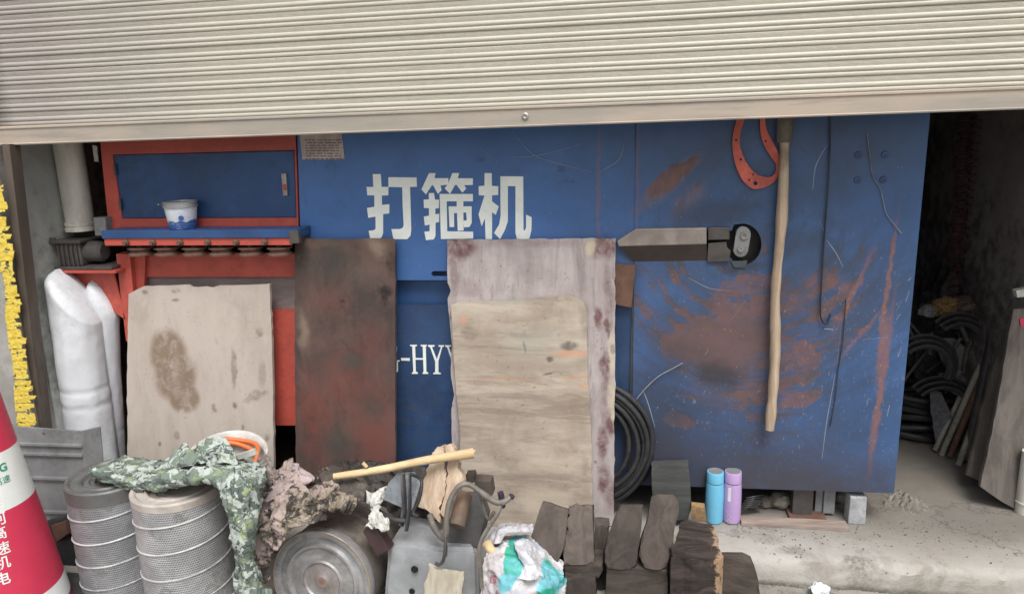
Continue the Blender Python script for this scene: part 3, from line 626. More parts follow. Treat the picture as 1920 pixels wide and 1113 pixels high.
for k in range(70):
    x, y = rnd.uniform(600, 1180), rnd.uniform(300, 500)
    if 685 < x < 1000: continue
    ribbon(bm, [(x, y), (x + rnd.uniform(-3, 3), y + rnd.uniform(2, 6))], rnd.uniform(.0008, .0016), PP, -.0032)
o = mp_('scratch_marks', bm, M['chip']); o['kind'] = 'stuff'
# chalked figures, barely legible
def text(s, size, loc, rot, m, parent, name='letter', ext=.0004, extra=None, sx=1, bold=0):
    cu = bpy.data.curves.new('t', 'FONT'); cu.body = s; cu.size = size; cu.extrude = ext; cu.align_x = 'CENTER'; cu.align_y = 'CENTER'; cu.offset = bold
    to = bpy.data.objects.new('t', cu); COL.objects.link(to); dg = bpy.context.evaluated_depsgraph_get(); me = bpy.data.meshes.new_from_object(to.evaluated_get(dg)); bpy.data.objects.remove(to)
    bm = BM(); bm.from_mesh(me); bpy.data.meshes.remove(me)
    if extra: 
        for v in bm.verts: v.co = extra(v.co * 1.0)
    else:
        mt_ = Matrix.Translation(loc) @ Matrix.Rotation(PI / 2, 4, 'X') @ Matrix.Rotation(rot, 4, 'Z') @ Matrix.Diagonal((sx, 1, 1, 1))
        bmesh.ops.transform(bm, matrix=mt_, verts=bm.verts)
    return obj(name, bm, m, parent)
chalk = worn('faded chalk', (.10, .15, .26), .9)
for s, x, y, z in (('150', 965, 322, .026), ('80', 1052, 318, .03), ('x 15 =', 1060, 342, .026), ('120', 900, 300, .022)):
    text(s, z, U(x, y, FY + .0030), .0, chalk, mach)

# ================================================================== things on and by the machine
# paint pail on the shelf
c = U(344, 430, FY - .055); c.z = SZ + .001
pail = thing('paint_pail', 'small white and blue plastic pail with grey lid on the blue shelf', 'pail', c)
pm = N('pail print'); sx = pm.n('ShaderNodeSeparateXYZ'); pm.t.links.new(pm.P, sx.inputs[0])
wv = pm.ma('ADD', sx.outputs[2], pm.ma('MULTIPLY', pm.ma('SUBTRACT', pm.noise(45, 2, .5), .5), .03))
colp = pm.mix(pm.mr(wv, .034, .030), (.66, .70, .76), (.06, .13, .36)); colp = pm.mix(pm.ma('MULTIPLY', pm.mr(pm.noise(90, 4, .6, st=(.6, .6, 2)), .56, .6), .5), colp, (.45, .5, .6))
pailm = pm.done(colp, .4)
bm = BM(); lathe(bm, [(.048, 0), (.050, .002), (.059, .082), (.060, .082)], c, seg=40); obj('body', bm, pailm, pail, smooth=40)
bm = BM(); lathe(bm, [(.0595, .081), (.0635, .082), (.064, .092), (.061, .0925), (.061, .099), (.0635, .100), (.0635, .103), (.055, .104), (.053, .099), (.001, .099)], c, seg=40); obj('lid', bm, M['galv'], pail, smooth=30)
bm = BM(); tube(bm, [c + Vector((-.063, -.01, .092)), c + Vector((-.073, -.03, .095)), c + Vector((-.075, .0, .097))], .0018, 6); obj('handle', bm, M['steel'], pail)
bm = BM(); a = c + Vector((.03, -.053, .045))
for k in range(1): lathe(bm, [(.001, .001), (.008, .001), (.010, 0)], a, (.5, -1, -.1), 16)
obj('logo', bm, simple('pail drop blue', (.03, .1, .35)), pail)

# PVC down pipe
a = U(153, 432, 2.74); pz0 = a.z
pvc = thing('drain_pipe', 'thick old white pipe standing above the motor beside the concrete pier', 'pipe', (a.x, 2.74, pz0))
bm = BM(); lathe(bm, [(.054, 0), (.054, 1.6)], (a.x, 2.74, pz0), seg=36, cap=False); obj('shaft', bm, M['pvc'], pvc, smooth=40)
bm = BM(); lathe(bm, [(.054, .0), (.060, .001), (.060, .012), (.056, .015), (.056, .022), (.059, .024), (.059, .034), (.055, .036)], (a.x, 2.74, pz0), seg=36, cap=False); obj('collar', bm, M['pvc'], pvc, smooth=30)

# white wrapped rolls
def roll(cpx, top_y, bot_y, rpx, Y, label, seed, tilt, bands):
    t, b = U(cpx[0], top_y, Y + tilt), U(cpx[1], bot_y, Y)
    b = t + (b - t) * ((t.z - PZ - .002) / (t.z - b.z)); r = rpx * 2.85 / 1400
    root = thing('wrapped_roll', label, 'roll', b, 'white wrapped rolls beside the machine')
    bm = BM(); n = 90; seg = 48; ax = (t - b); L = ax.length; ax.normalize(); q = ax.to_track_quat('Z', 'Y'); rings = []
    for i in range(n + 1):
        f = i / n; rr = r * (1.0 if f < .93 else math.sqrt(max(.02, 1 - ((f - .93) / .072) ** 2)))
        for bd in bands: rr *= 1 - .035 * math.exp(-((f - bd) / .010) ** 2)
        ring = []
        for k in range(seg):
            an = 2 * PI * k / seg; d = Vector((math.cos(an), math.sin(an), 0))
            w = mnoise.noise(Vector((math.cos(an) * 2, math.sin(an) * 2, f * 3 + seed))) * .05 + mnoise.noise(Vector((math.cos(an) * 3, math.sin(an) * 3, f * 4 + seed))) * .02
            w += .010 * (1 - abs(mnoise.noise(Vector((math.cos(an) * 2.2 + f * 3, math.sin(an) * 2.2, f * 9 + seed)))) * 4) + .012 * math.exp(-((f - .47) / .07) ** 2) * (1 - abs(mnoise.noise(Vector((math.cos(an) * 1.5, math.sin(an) * 1.5, f * 60 + seed)))) * 4)
            p_ = b + q @ (d * rr * (1 + w)) + ax * (L * f); p_.z -= min(1, max(0, f - .55) / .4) ** 1.5 * max(0, p_.x - (b + ax * L * f).x + r * .55) * 1.25
            ring.append(bm.verts.new(p_))
        rings.append(ring)
    for u_, v_ in zip(rings, rings[1:]):
        for k in range(seg): bm.faces.new((u_[k], u_[(k + 1) % seg], v_[(k + 1) % seg], v_[k]))
    bm.faces.new(rings[0]); bm.faces.new(rings[-1])
    obj('wrapping', bm, M['white'], root, smooth=60)
roll((128, 184), 500, 900, 45, 2.60, 'plump white wrapped roll leaning in front of its twin beside the machine', 1, .0, (.50, .43))
roll((188, 214), 520, 900, 27, 2.68, 'slimmer white wrapped roll half hidden behind the plump one', 5, .0, (.3,))

# leaning boards
def board(name, pts, plane, th, m, label, amp=.8, step=14, seed=0, cat='board', bev=.0015):
    bm = BM(); slab(bm, jag(pts, amp, step, seed), plane, th, bev)
    return obj(name, bm, m, label=label, cat=cat, loc=(0, 0, 0))
LB = lambda yb, yt: Plane(yb, PZ, yt, 1.25)
W1 = LB(2.58, 2.672)
m1 = mk_board('stained plywood', W1, (.47, .41, .365), (.40, .345, .30), [
    ((.19, .13, .085), .85, [(315, 665, 34, 46, 5), (328, 705, 38, 48, 25), (345, 745, 30, 26, -20)], .22, .025), ((.13, .09, .07), .6, [(480, 742, 22, 7, -20), (492, 700, 7, 24, 0, .5), (488, 622, 7, 9), (438, 690, 5, 36, 0, .9), (404, 762, 4, 9), (405, 640, 4, 6, 0, .3)], .4, .05),
    ((.12, .08, .065), .7, [(330, 545, 8, 4), (272, 548, 6, 4), (441, 760, 4, 6), (332, 816, 5, 7), (300, 833, 3, 4), (500, 820, 4, 7), (455, 802, 3, 6), (330, 563, 8, 3)], .5, .02)], (1, 1, .35), 10, .25, sp=.3, dirt_noise=.25)
board('plywood_board', [(270, 536), (352, 534), (360, 538), (470, 534), (506, 532), (511, 700), (514, 960), (240, 960), (238, 700), (241, 551)], W1, .016, m1, 'pale plywood board with a brown oval stain, leftmost of the leaning boards', .45, 12, 1)
W2 = LB(2.57, 2.668)
m2 = mk_board('oily dark board', W2, (.125, .074, .062), (.066, .050, .046), [
    ((.26, .20, .15), .7, [(710, 462, 26, 16, 30), (568, 620, 10, 34, 0, .8), (690, 505, 30, 18, 0, .3), (600, 455, 34, 8, 0, .35)], .8, .07), ((.012, .011, .011), .9, [(722, 545, 13, 9), (722, 560, 6, 14), (642, 565, 5, 4), (735, 490, 12, 26, 0, .7), (565, 480, 14, 30, 0, .5)], .5, .03),
    ((.052, .05, .045), .7, [(630, 500, 60, 50), (690, 600, 30, 60, 0, .7), (600, 680, 40, 24), (710, 760, 22, 30, 0, .7), (630, 850, 12, 24)], .8, .1), ((.17, .055, .046), .7, [(700, 800, 36, 80), (590, 780, 26, 80), (650, 720, 50, 50, 0, .8), (690, 640, 30, 40, 0, .6), (620, 560, 30, 30, 0, .5)], .8, .1), ((.06, .058, .05), .8, [(700, 770, 22, 24), (630, 830, 26, 26), (660, 680, 18, 14)], .7, .08)], (1, 1, .25), 9, .3, rough=.5, sp=.15, dirt_noise=.5, streak=(1.2, 1, .7))
board('stained_board', [(556, 447), (640, 448), (735, 447), (741, 455), (741, 700), (742, 960), (556, 960), (553, 700), (553, 452)], W2, .018, m2, 'dark oily maroon brown board between the pale plywood and the lettered panel', .25, 14, 2)
W3 = LB(2.585, 2.676)
m3 = mk_board('pinkish scuffed board', W3, (.43, .385, .375), (.31, .265, .26), [
    ((.13, .06, .06), .95, [(862, 462, 26, 24), (1130, 464, 28, 20), (1136, 740, 12, 60, 0, .55), (1146, 930, 12, 30, 0, .7), (850, 500, 8, 40, 0, .6), (1122, 595, 8, 20), (1140, 610, 8, 14), (1135, 690, 8, 30), (1130, 830, 10, 26), (1143, 800, 8, 20), (1133, 900, 12, 26), (1140, 560, 8, 60, 0, .5), (1000, 455, 90, 8, 0, .3), (880, 540, 20, 14, 0, .4)], .5, .05),
    ((.50, .44, .34), .9, [(1110, 465, 12, 16), (1148, 660, 7, 40), (1146, 740, 8, 30), (1150, 770, 5, 20)], .4, .05), ((.06, .05, .05), .6, [(848, 590, 4, 9), (1150, 655, 5, 8), (1116, 865, 3, 3), (1140, 625, 3, 10)], .4, .03)], (1, 1, .18), 15, .5, sp=.55, dirt_noise=.35, streak=(2.4, 1, .4))
board('scuffed_board', [(838, 450), (960, 449), (1100, 447), (1154, 447), (1153, 700), (1150, 985), (1118, 990), (1114, 1000), (852, 1000), (846, 768), (852, 740), (845, 700), (848, 650), (839, 560), (846, 545), (839, 530)], W3, .018, m3, 'wide pinkish grey scuffed board standing behind the bare plywood piece', .5, 10, 3)
W4 = LB(2.545, 2.664)
m4 = mk_board('bare weathered plywood', W4, (.46, .395, .325), (.31, .255, .205), [
    ((.55, .26, .15), .55, [(1072, 662, 36, 6), (868, 600, 7, 10), (1085, 707, 30, 3), (945, 710, 70, 3, 0, .5), (1095, 722, 10, 6)], .4, .03), ((.07, .06, .05), .8, [(1068, 648, 16, 8), (1032, 674, 8, 6), (985, 650, 2, 12), (1028, 700, 12, 2, -20), (1100, 600, 10, 26, 0, .35), (880, 625, 16, 12, 0, .4)], .4, .03),
    ((.20, .145, .10), .6, [(1080, 780, 26, 60, 0, .7), (900, 620, 30, 20, 0, .6), (1060, 840, 30, 20, 0, .8), (1000, 600, 60, 20, 0, .4), (1095, 870, 8, 20, 0, .8), (1090, 930, 18, 14, 0, .6)], .7, .08), ((.33, .34, .29), .5, [(1000, 640, 50, 24), (960, 560, 50, 10)], .8, .1)], (.16, 1, 1), 11, .8, sp=.5, dirt_noise=.45, streak=(.35, 1, 2.2))
board('plywood_piece', [(845, 572), (858, 567), (980, 563), (1010, 556), (1068, 555), (1092, 564), (1100, 580), (1102, 700), (1108, 800), (1112, 985), (870, 1000), (862, 800), (853, 700)], W4, .012, m4, 'bare weathered plywood piece with peeled corners leaning on the pinkish board', .6, 9, 4)

# hanging pole
a, b = U(1473, 215, 2.672), U(1443, 805, 2.655)
pole = thing('pole', 'long pale wooden pole with a dark wrapped top hanging on the machine front', 'pole', b)
a2 = U(1471, 266, 2.672); up = a + (a - a2) * 2
pm_ = wood('pole wood', (.54, .43, .32), (.33, .25, .18), (1, 1, .10), 22, .75, .5, .7, (.14, .105, .085))
mid = [b, b.lerp(a2, .25) + Vector((.006, 0, 0)), b.lerp(a2, .5) + Vector((-.004, 0, 0)), b.lerp(a2, .75) + Vector((.004, 0, 0)), a2]
bm = BM(); tube(bm, mid, lambda t: .0180 - .002 * abs(t - .4), 14, n=10, wob=.3); obj('handle', bm, pm_, pole, smooth=40)
bm = BM(); tube(bm, [a2 - (a - a2) * .02, a, up], .026, 16, n=8, wob=.1); obj('sleeve', bm, M['rust'] if False else worn('grimy sleeve', (.14, .125, .10), .8, da=.6, sc=14), pole, smooth=40)
bm = BM(); tube(bm, [up + Vector((0, 0, -.02)), up + Vector((0, .05, .01))], .005, 8); obj('hook', bm, M['steel'], pole)
# red gasket hung beside it
def W_(px, py): return (px, py)
G = lambda L: [(1120 + x / 2.909, 200 + y / 2.909) for x, y in L]
outer = G([(790, 10), (758, 80), (738, 170), (740, 250), (762, 340), (800, 410), (850, 448), (905, 442), (950, 420), (982, 385), (1000, 320), (990, 260), (955, 190), (925, 130), (915, 60), (935, 0), (965, -60), (900, -60), (893, 0), (888, 80), (892, 150), (912, 215), (945, 270), (972, 310), (975, 350), (955, 378), (918, 384), (872, 370), (830, 330), (800, 280), (780, 220), (778, 170), (790, 110), (820, 40), (860, -20), (830, -60)])
def sp2(L, n=3): return [(v.x, v.y) for v in spline([Vector((p[0], p[1], 0)) for p in L], n, True)]
def hole(x, y, r): c = G([(x, y)])[0]; return arc(c[0], c[1], r, r, 0, 340, 9)
bm = BM(); holed(bm, sp2(outer), [hole(757, 182, 2.2), hole(783, 288, 2.4), hole(850, 370, 2), hole(828, 400, 2), hole(862, 418, 4.2), hole(918, 188, 2.2)], Plane(2.684), .004)
obj('gasket', bm, M['redpl'], label='red looped gasket plate with bolt holes hanging left of the pole', cat='gasket')
# wires on the front
def wire(name, L, r, Y, m, label, group=None, cat='wire'):
    bm = BM(); tube(bm, [U(x, y, Y) for x, y in L], r, 6, n=8); return obj(name, bm, m, label=label, cat=cat, group=group, smooth=60)
wire('hooked_wire', [(1555, 190), (1556, 260), (1553, 340), (1547, 420), (1542, 500), (1538, 580), (1542, 602), (1550, 607), (1555, 596), (1557, 588)], .0028, 2.688, M['black'], 'long black wire with a bent hook at its lower end right of the pole')
wire('pale_wire', [(1626, 250), (1630, 285), (1633, 310), (1638, 335), (1650, 352), (1655, 372), (1662, 400), (1676, 420), (1690, 437)], .0015, 2.694, M['palewire'], 'thin pale kinked wire on the upper right of the machine')
wire('grey_wire', [(1586, 560), (1580, 640), (1572, 690), (1567, 740), (1560, 780), (1556, 800)], .0018, 2.692, M['black'], 'thin dark wire dangling low on the machine right of the pole')
wire('pale_wire', [(1188, 755), (1210, 728), (1235, 705), (1262, 690), (1280, 680)], .0015, 2.690, M['palewire'], 'short pale wire curling up from the black hose coil')

# black hose coil
cc = U(1108, 833, 2.66)
coil = thing('hose_coil', 'coil of black hose leaning behind the right edge of the pinkish board', 'hose', (cc.x, 2.64, PZ))
for k, (r, w, dy, dx) in enumerate([(117, .011, .0, 0), (108, .0105, -.02, -2), (98, .0105, .0, 2), (90, .010, -.022, 0), (112, .010, .022, 6), (78, .010, -.006, -4)]):
    rr = r * 2.75 / 1400; bm = BM(); pts = []
    for i in range(28):
        an = 2 * PI * i / 28; z = math.sin(an) * rr * 1.07
        pts.append(Vector((cc.x + dx * .002 + math.cos(an) * rr * (1 + .02 * math.sin(3 * an + k)), 2.667 + dy * .45 + z * .03, max(cc.z, PZ + rr * 1.07 + .012) + z)))
    tube(bm, pts, w, 10, True, 4); obj('loop', bm, M['black'], coil, smooth=60)

# thermos flasks
def flask(px, cols, label, mark):
    c = U(px, 984, z=PZ); c.y += .033; c = Vector((c.x, c.y, PZ + .001))
    root = thing('thermos_flask', label, 'flask', c)
    mm = simple(label[:8] + ' enamel', cols, .35, .0, .6)
    bm = BM(); lathe(bm, [(.028, 0), (.0325, .003), (.034, .01), (.034, .120), (.0325, .152), (.0315, .160), (.0305, .1605)], c, seg=36); obj('body', bm, mm, root, smooth=35)
    bm = BM(); lathe(bm, [(.030, .1605), (.030, .1635)], c, seg=36); obj('seam_ring', bm, M['darksteel'], root)
    bm = BM(); lathe(bm, [(.0305, .1636), (.0315, .1645), (.0315, .200), (.030, .205), (.0265, .2055)], c, seg=36); lid = obj('lid', bm, mm, root, smooth=35)
    bm = BM(); lathe(bm, [(.0265, .2056), (.0262, .2075), (.021, .2078), (.019, .2065), (.001, .2065)], c, seg=32); obj('top_plate', bm, M['dullgalv'], lid)
    if mark:
        bm = BM(); cyl = []
        for an in (-.62, -.45, -.28):
            for z in (.095, .152):
                cyl.append(bm.verts.new(c + Vector((math.sin(an) * .0346, -math.cos(an) * .0346, z))))
        for i in (0, 2): bm.faces.new((cyl[i], cyl[i + 2], cyl[i + 3], cyl[i + 1]))
        obj('sticker', bm, simple('white sticker', (.75, .72, .78)), root)
        text('OiO', .020, None, 0, simple('white print', (.8, .78, .82)), root, 'print', .0002, extra=lambda v: c + Vector((math.sin(-.4 - v.y * 29) * .0346, -math.cos(-.4 - v.y * 29) * .0346, .024 + v.x)))
    return root
flask(1340, (.16, .50, .72), 'sky blue thermos flask standing left of the lilac one', False)
flask(1373, (.48, .33, .60), 'lilac thermos flask with a white sticker standing right of the blue one', True)

# ---------------------------------------------------------------- timber blocks
def block(pts, Y0, Y1, th, m, label, z0=0.0, z1=.4, amp=.45, seed=0, bev=.010, name='timber_block', group='dark timber offcuts'):
    bm = BM(); slab(bm, jag(pts, amp, 13, seed), Plane(Y0, z0, Y1, z1), th, bev)
    for v in bm.verts: v.co += Vector((mnoise.noise(v.co * 20), mnoise.noise(v.co * 20 + Vector((5, 0, 0))), 0)) * .004
    m = SV[seed % 4] if m is S else m
    return obj(name, bm, m, label=label, cat='block', group=group, smooth=35)
S, SH = M['sleeper'], M['sleeperh']
SV = [wood('dark oiled timber tone', tuple(k * f for k in (.088, .072, .062)), tuple(k * f for k in (.052, .043, .038)), (1, 1, .3), 15, .85, .5, .5, (.15, .13, .11)) for f in (.85, 1.05, 1.3, 1.55)]
block([(1222, 873), (1292, 872), (1296, 948), (1290, 975), (1228, 975), (1224, 940)], 2.60, 2.625, .06, worn('charcoal brick', (.062, .064, .062), .85, dirt=(.03, .03, .03), sc=9, st=(.3, 1, 5)), 'square charcoal block upright behind the taller rounded block, against the machine', PZ, .4, .4, 1)
block([(1017, 939), (1067, 955), (1055, 1031), (1039, 1066), (988, 1048), (993, 1013)], 2.20, 2.40, .07, S, 'leftmost upright dark block, tilted, just right of the printed sack', seed=2)
block([(1068, 948), (1112, 946), (1114, 1057), (1058, 1059), (1056, 1022)], 2.21, 2.42, .07, S, 'upright dark block with a greyer lower end, second from the sack', seed=3)
block([(1163, 945), (1206, 945), (1194, 1060), (1180, 1067), (1139, 1066), (1133, 1052), (1136, 1016), (1150, 973)], 2.19, 2.40, .07, S, 'curved dark block leaning between the greyer block and the rounded tall one', seed=4)
block([(1222, 930), (1234, 925), (1264, 926), (1274, 938), (1273, 955), (1262, 1013), (1251, 1062), (1238, 1069), (1210, 1065), (1198, 1040), (1201, 1010), (1216, 961)], 2.17, 2.41, .07, S, 'tall dark block with rounded top and foot left of the big square block', seed=5)
block([(1114, 982), (1142, 984), (1136, 1062), (1116, 1060)], 2.38, 2.42, .06, S, 'narrow dark block filling the gap under the pinkish board', seed=6)
block([(1056, 1056), (1130, 1056), (1132, 1070), (1122, 1085), (1058, 1080)], 2.275, 2.30, .10, SH, 'thin dark block lying under the greyer upright one', seed=7)
block([(1058, 1083), (1116, 1086), (1118, 1160), (1056, 1160)], 2.235, 2.26, .12, S, 'dark block with pale sawn face at the lower edge beside the sack', seed=8)
block([(1137, 1065), (1252, 1066), (1250, 1170), (1134, 1170)], 2.262, 2.275, .12, SH, 'broad dark block lying beneath the curved and rounded uprights', seed=9)
block([(1349, 1047), (1396, 1046), (1410, 1054), (1418, 1072), (1425, 1100), (1425, 1150), (1349, 1150)], 2.31, 2.36, .05, SH, 'low dark block with a rounded corner right of the big square block', seed=10)
block([(1297, 947), (1322, 950), (1325, 978), (1298, 975)], 2.585, 2.60, .03, worn('ochre wood', (.30, .19, .09), .8), 'small ochre wood chip standing beside the blue thermos flask', PZ, .4, .4, 11, .002, 'wood_chip', None)
bm = BM(); patch(bm, [[U(975, 1020, 2.40), U(1080, 1015, 2.41), U(1200, 1012, 2.41), U(1262, 1015, 2.41)], [U(975, 1060, 2.37), U(1080, 1060, 2.37), U(1200, 1058, 2.38), U(1262, 1060, 2.38)], [U(975, 1180, 2.28), U(1080, 1180, 2.3), U(1200, 1180, 2.3), U(1262, 1180, 2.3)]], 60, 40, .010, (18, 18, 18), 15)  # dark sheet added to put shade into the gaps between the blocks
obj('gap_shade', bm, worn('gap shade black', (.03, .027, .025), .95, sc=18, bump=.8), label='added dark sheet standing in for shade between and behind the dark timber blocks', cat='heap', kind='stuff')
# big square block, broken pale right edge
zt = U(1300, 1044, 2.23).z
pts_t = [U(1258, 1043, z=zt), U(1350, 1046, z=zt), U(1346, 1000, z=zt), U(1337, 981, z=zt), U(1277, 976, z=zt)]
bm = BM(); rt = jag([(p.x * 1000, p.y * 1000) for p in pts_t], 3, 20, 5)
vt = [bm.verts.new((x / 1000, y / 1000, zt + random.gauss(0, .0015))) for x, y in rt]; vb = [bm.verts.new((v.co.x, v.co.y, 0.002)) for v in vt]
tf = bm.faces.new(vt); bm.faces.new(vb[::-1])
for i in range(len(vt)): bm.faces.new((vt[i], vt[(i + 1) % len(vt)], vb[(i + 1) % len(vt)], vb[i]))
bmesh.ops.bevel(bm, geom=list(tf.edges), offset=.005, segments=2, affect='EDGES')
bb_ = N('square timber', (0, 0, 0)); g = bb_.noise(16, 7, .7, 1, st=(.4, 1, 1)); x = bb_.mix(bb_.mr(g, .35, .65), (.028, .022, .020), (.075, .058, .052))
sx = bb_.n('ShaderNodeSeparateXYZ'); bb_.t.links.new(bb_.P, sx.inputs[0]); xe = pts_t[1].x
e1 = bb_.mr(bb_.ma('ADD', sx.outputs[0], bb_.ma('MULTIPLY', bb_.ma('SUBTRACT', bb_.noise(28, 7, .75), .5), .16)), xe - .012, xe + .004)
x = bb_.mix(bb_.ma('MULTIPLY', e1, .85), x, (.40, .27, .17))
obj('timber_block', bm, bb_.done(x, .85, 0, g, .7, .004, .2), label='big square dark block with a pale splintered right edge, below the flasks', cat='block', group='dark timber offcuts')

# ---------------------------------------------------------------- bits under and beside the machine
def rock(name, c, r, m, label, seed, cat='stone', sq=(1, 1, .75), group=None):
    bm = BM(); bmesh.ops.create_icosphere(bm, subdivisions=3, radius=1)
    for v in bm.verts:
        d = v.co.normalized(); w = 1 + .28 * mnoise.noise(d * 1.6 + Vector((seed, 0, 0))) + .12 * mnoise.noise(d * 5 + Vector((seed, 3, 0)))
        v.co = Vector((d.x * sq[0], d.y * sq[1], d.z * sq[2])) * r * w
    zmin = min(v.co.z for v in bm.verts)
    bmesh.ops.translate(bm, verts=bm.verts, vec=Vector((c[0], c[1], c[2] - zmin)))
    return obj(name, bm, m, label=label, cat=cat, group=group, smooth=30)
stone_m = worn('grey stone', (.20, .185, .155), .9, dirt=(.09, .08, .07), sc=16, bump=.6)
for i, (px, py, r, lb) in enumerate([(1467, 966, .042, 'largest grey stone in the gap under the machine, beside its brown leg'), (1440, 964, .030, 'middle grey stone under the machine between two others'), (1415, 966, .028, 'leftmost grey stone under the machine near the lilac flask'), (1580, 955, .026, 'small stone under the machine behind the concrete block')]):
    p = U(px, py, z=PZ); rock('stone', (p.x, p.y + .06, PZ), r, stone_m, lb, i * 4 + 2)
rr_ = worn('rubble', (.22, .20, .17), .9, sc=18, bump=.6)
p = U(1696, 940, z=PZ); 
hp = thing('cement_lump', 'flat crumbled cement lump on the floor right of the machine corner', 'rubble', (p.x, p.y, PZ))
bm = BM(); n = 34; V = []
for i in range(n + 1):
    row = []
    for j in range(n + 1):
        u, v = i / n * 2 - 1, j / n * 2 - 1; rr = math.hypot(u, v) + .35 * mnoise.noise(Vector((u * 2.2, v * 2.2, 1)))
        h = max(0, 1 - rr) * .022 * (1 + .8 * mnoise.noise(Vector((u * 6, v * 6, 4)))) + max(0, 1 - rr) * .004 * mnoise.noise(Vector((u * 22, v * 22, 2)))
        row.append(bm.verts.new((p.x + u * .085, p.y + v * .11, PZ - .003 + max(0, h) * 1.3)))
    V.append(row)
for i in range(n):
    for j in range(n): bm.faces.new((V[i][j], V[i + 1][j], V[i + 1][j + 1], V[i][j + 1]))
obj('lump', bm, rr_, hp)
bm = BM(); a = U(1590, 982, z=PZ); b = U(1622, 984, z=PZ); box(bm, (a.x, a.y, PZ), (b.x, a.y + .06, U(1604, 932, a.y).z), .004)
for v in bm.verts: v.co += Vector((mnoise.noise(v.co * 30), mnoise.noise(v.co * 25 + Vector((3, 0, 0))), 0)) * .003
obj('concrete_block', bm, worn('speckled concrete block', (.33, .34, .35), .85, dirt=(.12, .12, .12), sc=26, speck=.4), label='narrow speckled grey concrete block propping the right end of the machine', cat='block')
bm = BM(); a, b = U(1390, 985, z=PZ), U(1588, 988, z=PZ); box(bm, (a.x, a.y + .0, PZ), (b.x, a.y + .055, PZ + .014), .002)
obj('plank', bm, wood('pink plank', (.36, .29, .25), (.23, .18, .155), (.2, 1, 1), 18), label='thin reddish plank lying in front of the machine foot', cat='plank')
bm = BM()
for k in range(6): tube(bm, [U(1384 + k * 3, 958 - k * 5, 2.71), U(1405 + k * 2, 950 - k * 4, 2.71), U(1430, 952 - k * 5, 2.74)], .003, 6)
obj('cable_scrap', bm, M['black'], label='tangle of dark cable scrap behind the lilac flask under the machine', cat='cable')
# grit on floor and yard
def grit(name, region, n, zf, sz, m, label, seed):
    rnd = random.Random(seed); bm = BM()
    for k in range(n):
        px, py = region(rnd); p = U(px, py, z=zf(px, py)); s = sz * rnd.uniform(.4, 1.6)
        vs = [bm.verts.new(p + Vector((rnd.uniform(-s, s), rnd.uniform(-s, s), rnd.uniform(0, s)))) for _ in range(5)]
        for t in ((0, 1, 2), (0, 2, 3), (1, 2, 4), (0, 3, 4), (2, 3, 4)): bm.faces.new([vs[i] for i in t])
    o = obj(name, bm, m, label=label, cat='grit', kind='stuff')
grit('grit', lambda r: (r.uniform(1380, 1915), 975 + abs(r.gauss(0, 35))), 420, lambda x, y: PZ - .001, .0032, worn('dark grit', (.10, .09, .08), .9), 'scattered dark grit over the pale concrete floor edge', 3)
grit('grit', lambda r: (r.uniform(1380, 1915), r.uniform(1092, 1150)), 260, lambda x, y: 0, .005, worn('pale grit', (.28, .26, .22), .9), 'loose grit and crumbs along the foot of the concrete step', 4)
bm = BM(); patch(bm, [[U(1515, 1095, 2.40), U(1535, 1092, 2.41), U(1556, 1100, 2.42)], [U(1520, 1103, 2.37), U(1538, 1105, 2.38), U(1552, 1110, 2.40)], [U(1525, 1118, 2.36), U(1540, 1120, 2.37), U(1552, 1122, 2.38)]], 20, 16, .006, (40, 40, 40), 3)
obj('plastic_scrap', bm, M['white'], label='small crumpled white plastic scrap at the foot of the step', cat='scrap')

# ================================================================== RIGHT INTERIOR
def at_floor(px, py): return U(px, py, z=PZ)
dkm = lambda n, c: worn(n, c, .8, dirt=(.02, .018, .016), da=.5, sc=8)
def rod(name, bot, top, Yt, r, m, label, cat='pipe', group=None):
    a = at_floor(*bot); a.z += r; b = U(*top, Yt); bm = BM(); tube(bm, [a, b], r, 10, smooth=False); return obj(name, bm, m, label=label, cat=cat, group=group, smooth=40)
cream = worn('cream conduit', (.33, .32, .26), .6, dirt=(.12, .1, .08))
def ubar(l, r_, topl, topr, apex, Y, rad, label):
    a, b = at_floor(*l), at_floor(*r_); bm = BM()
    tube(bm, [a, a.lerp(U(*topl, Y), .5), U(*topl, Y), U(*apex, Y), U(*topr, Y), b.lerp(U(*topr, Y), .5), b], rad, 10, n=8)
    obj('bent_pipe', bm, cream, label=label, cat='pipe', smooth=50)
ubar((1765, 852), (1797, 872), (1832, 700), (1856, 706), (1846, 679), 3.35, .013, 'pale bent pipe, inverted U, leaning on the dark right side of the garage')
rod('thin_pipe', (1752, 848), (1812, 720), 3.45, .011, cream, 'thin pale pipe leaning left of the bent pipe inside the garage')
rod('steel_bar', (1812, 868), (1905, 430), 3.3, .020, M['darksteel'], 'tall dark steel bar leaning behind the boards in the right corner')
rod('steel_bar', (1830, 868), (1925, 430), 3.26, .014, M['dullgalv'], 'tall greyish bar leaning right of the dark steel bar')
rod('steel_bar', (1780, 860), (1868, 640), 3.35, .013, M['rust'], 'brown rusty bar between the legs of the bent pipe')
bm = BM(); a, b = at_floor(1843, 905), at_floor(1858, 908); tp = Plane(a.y, PZ, a.y + .1, PZ + .6)
slab(bm, [(1845, 905), (1858, 907), (1862, 830), (1868, 770), (1863, 770), (1854, 830)], tp, .012, .001)
obj('mint_strip', bm, worn('mint strip', (.33, .40, .35), .6), label='narrow pale mint strip standing before the grey leaning boards', cat='strip')
dw = wood('dusty grey board', (.17, .15, .135), (.10, .088, .078), (1, 1, .2), 12, .85, .4, .4, (.07, .06, .05))
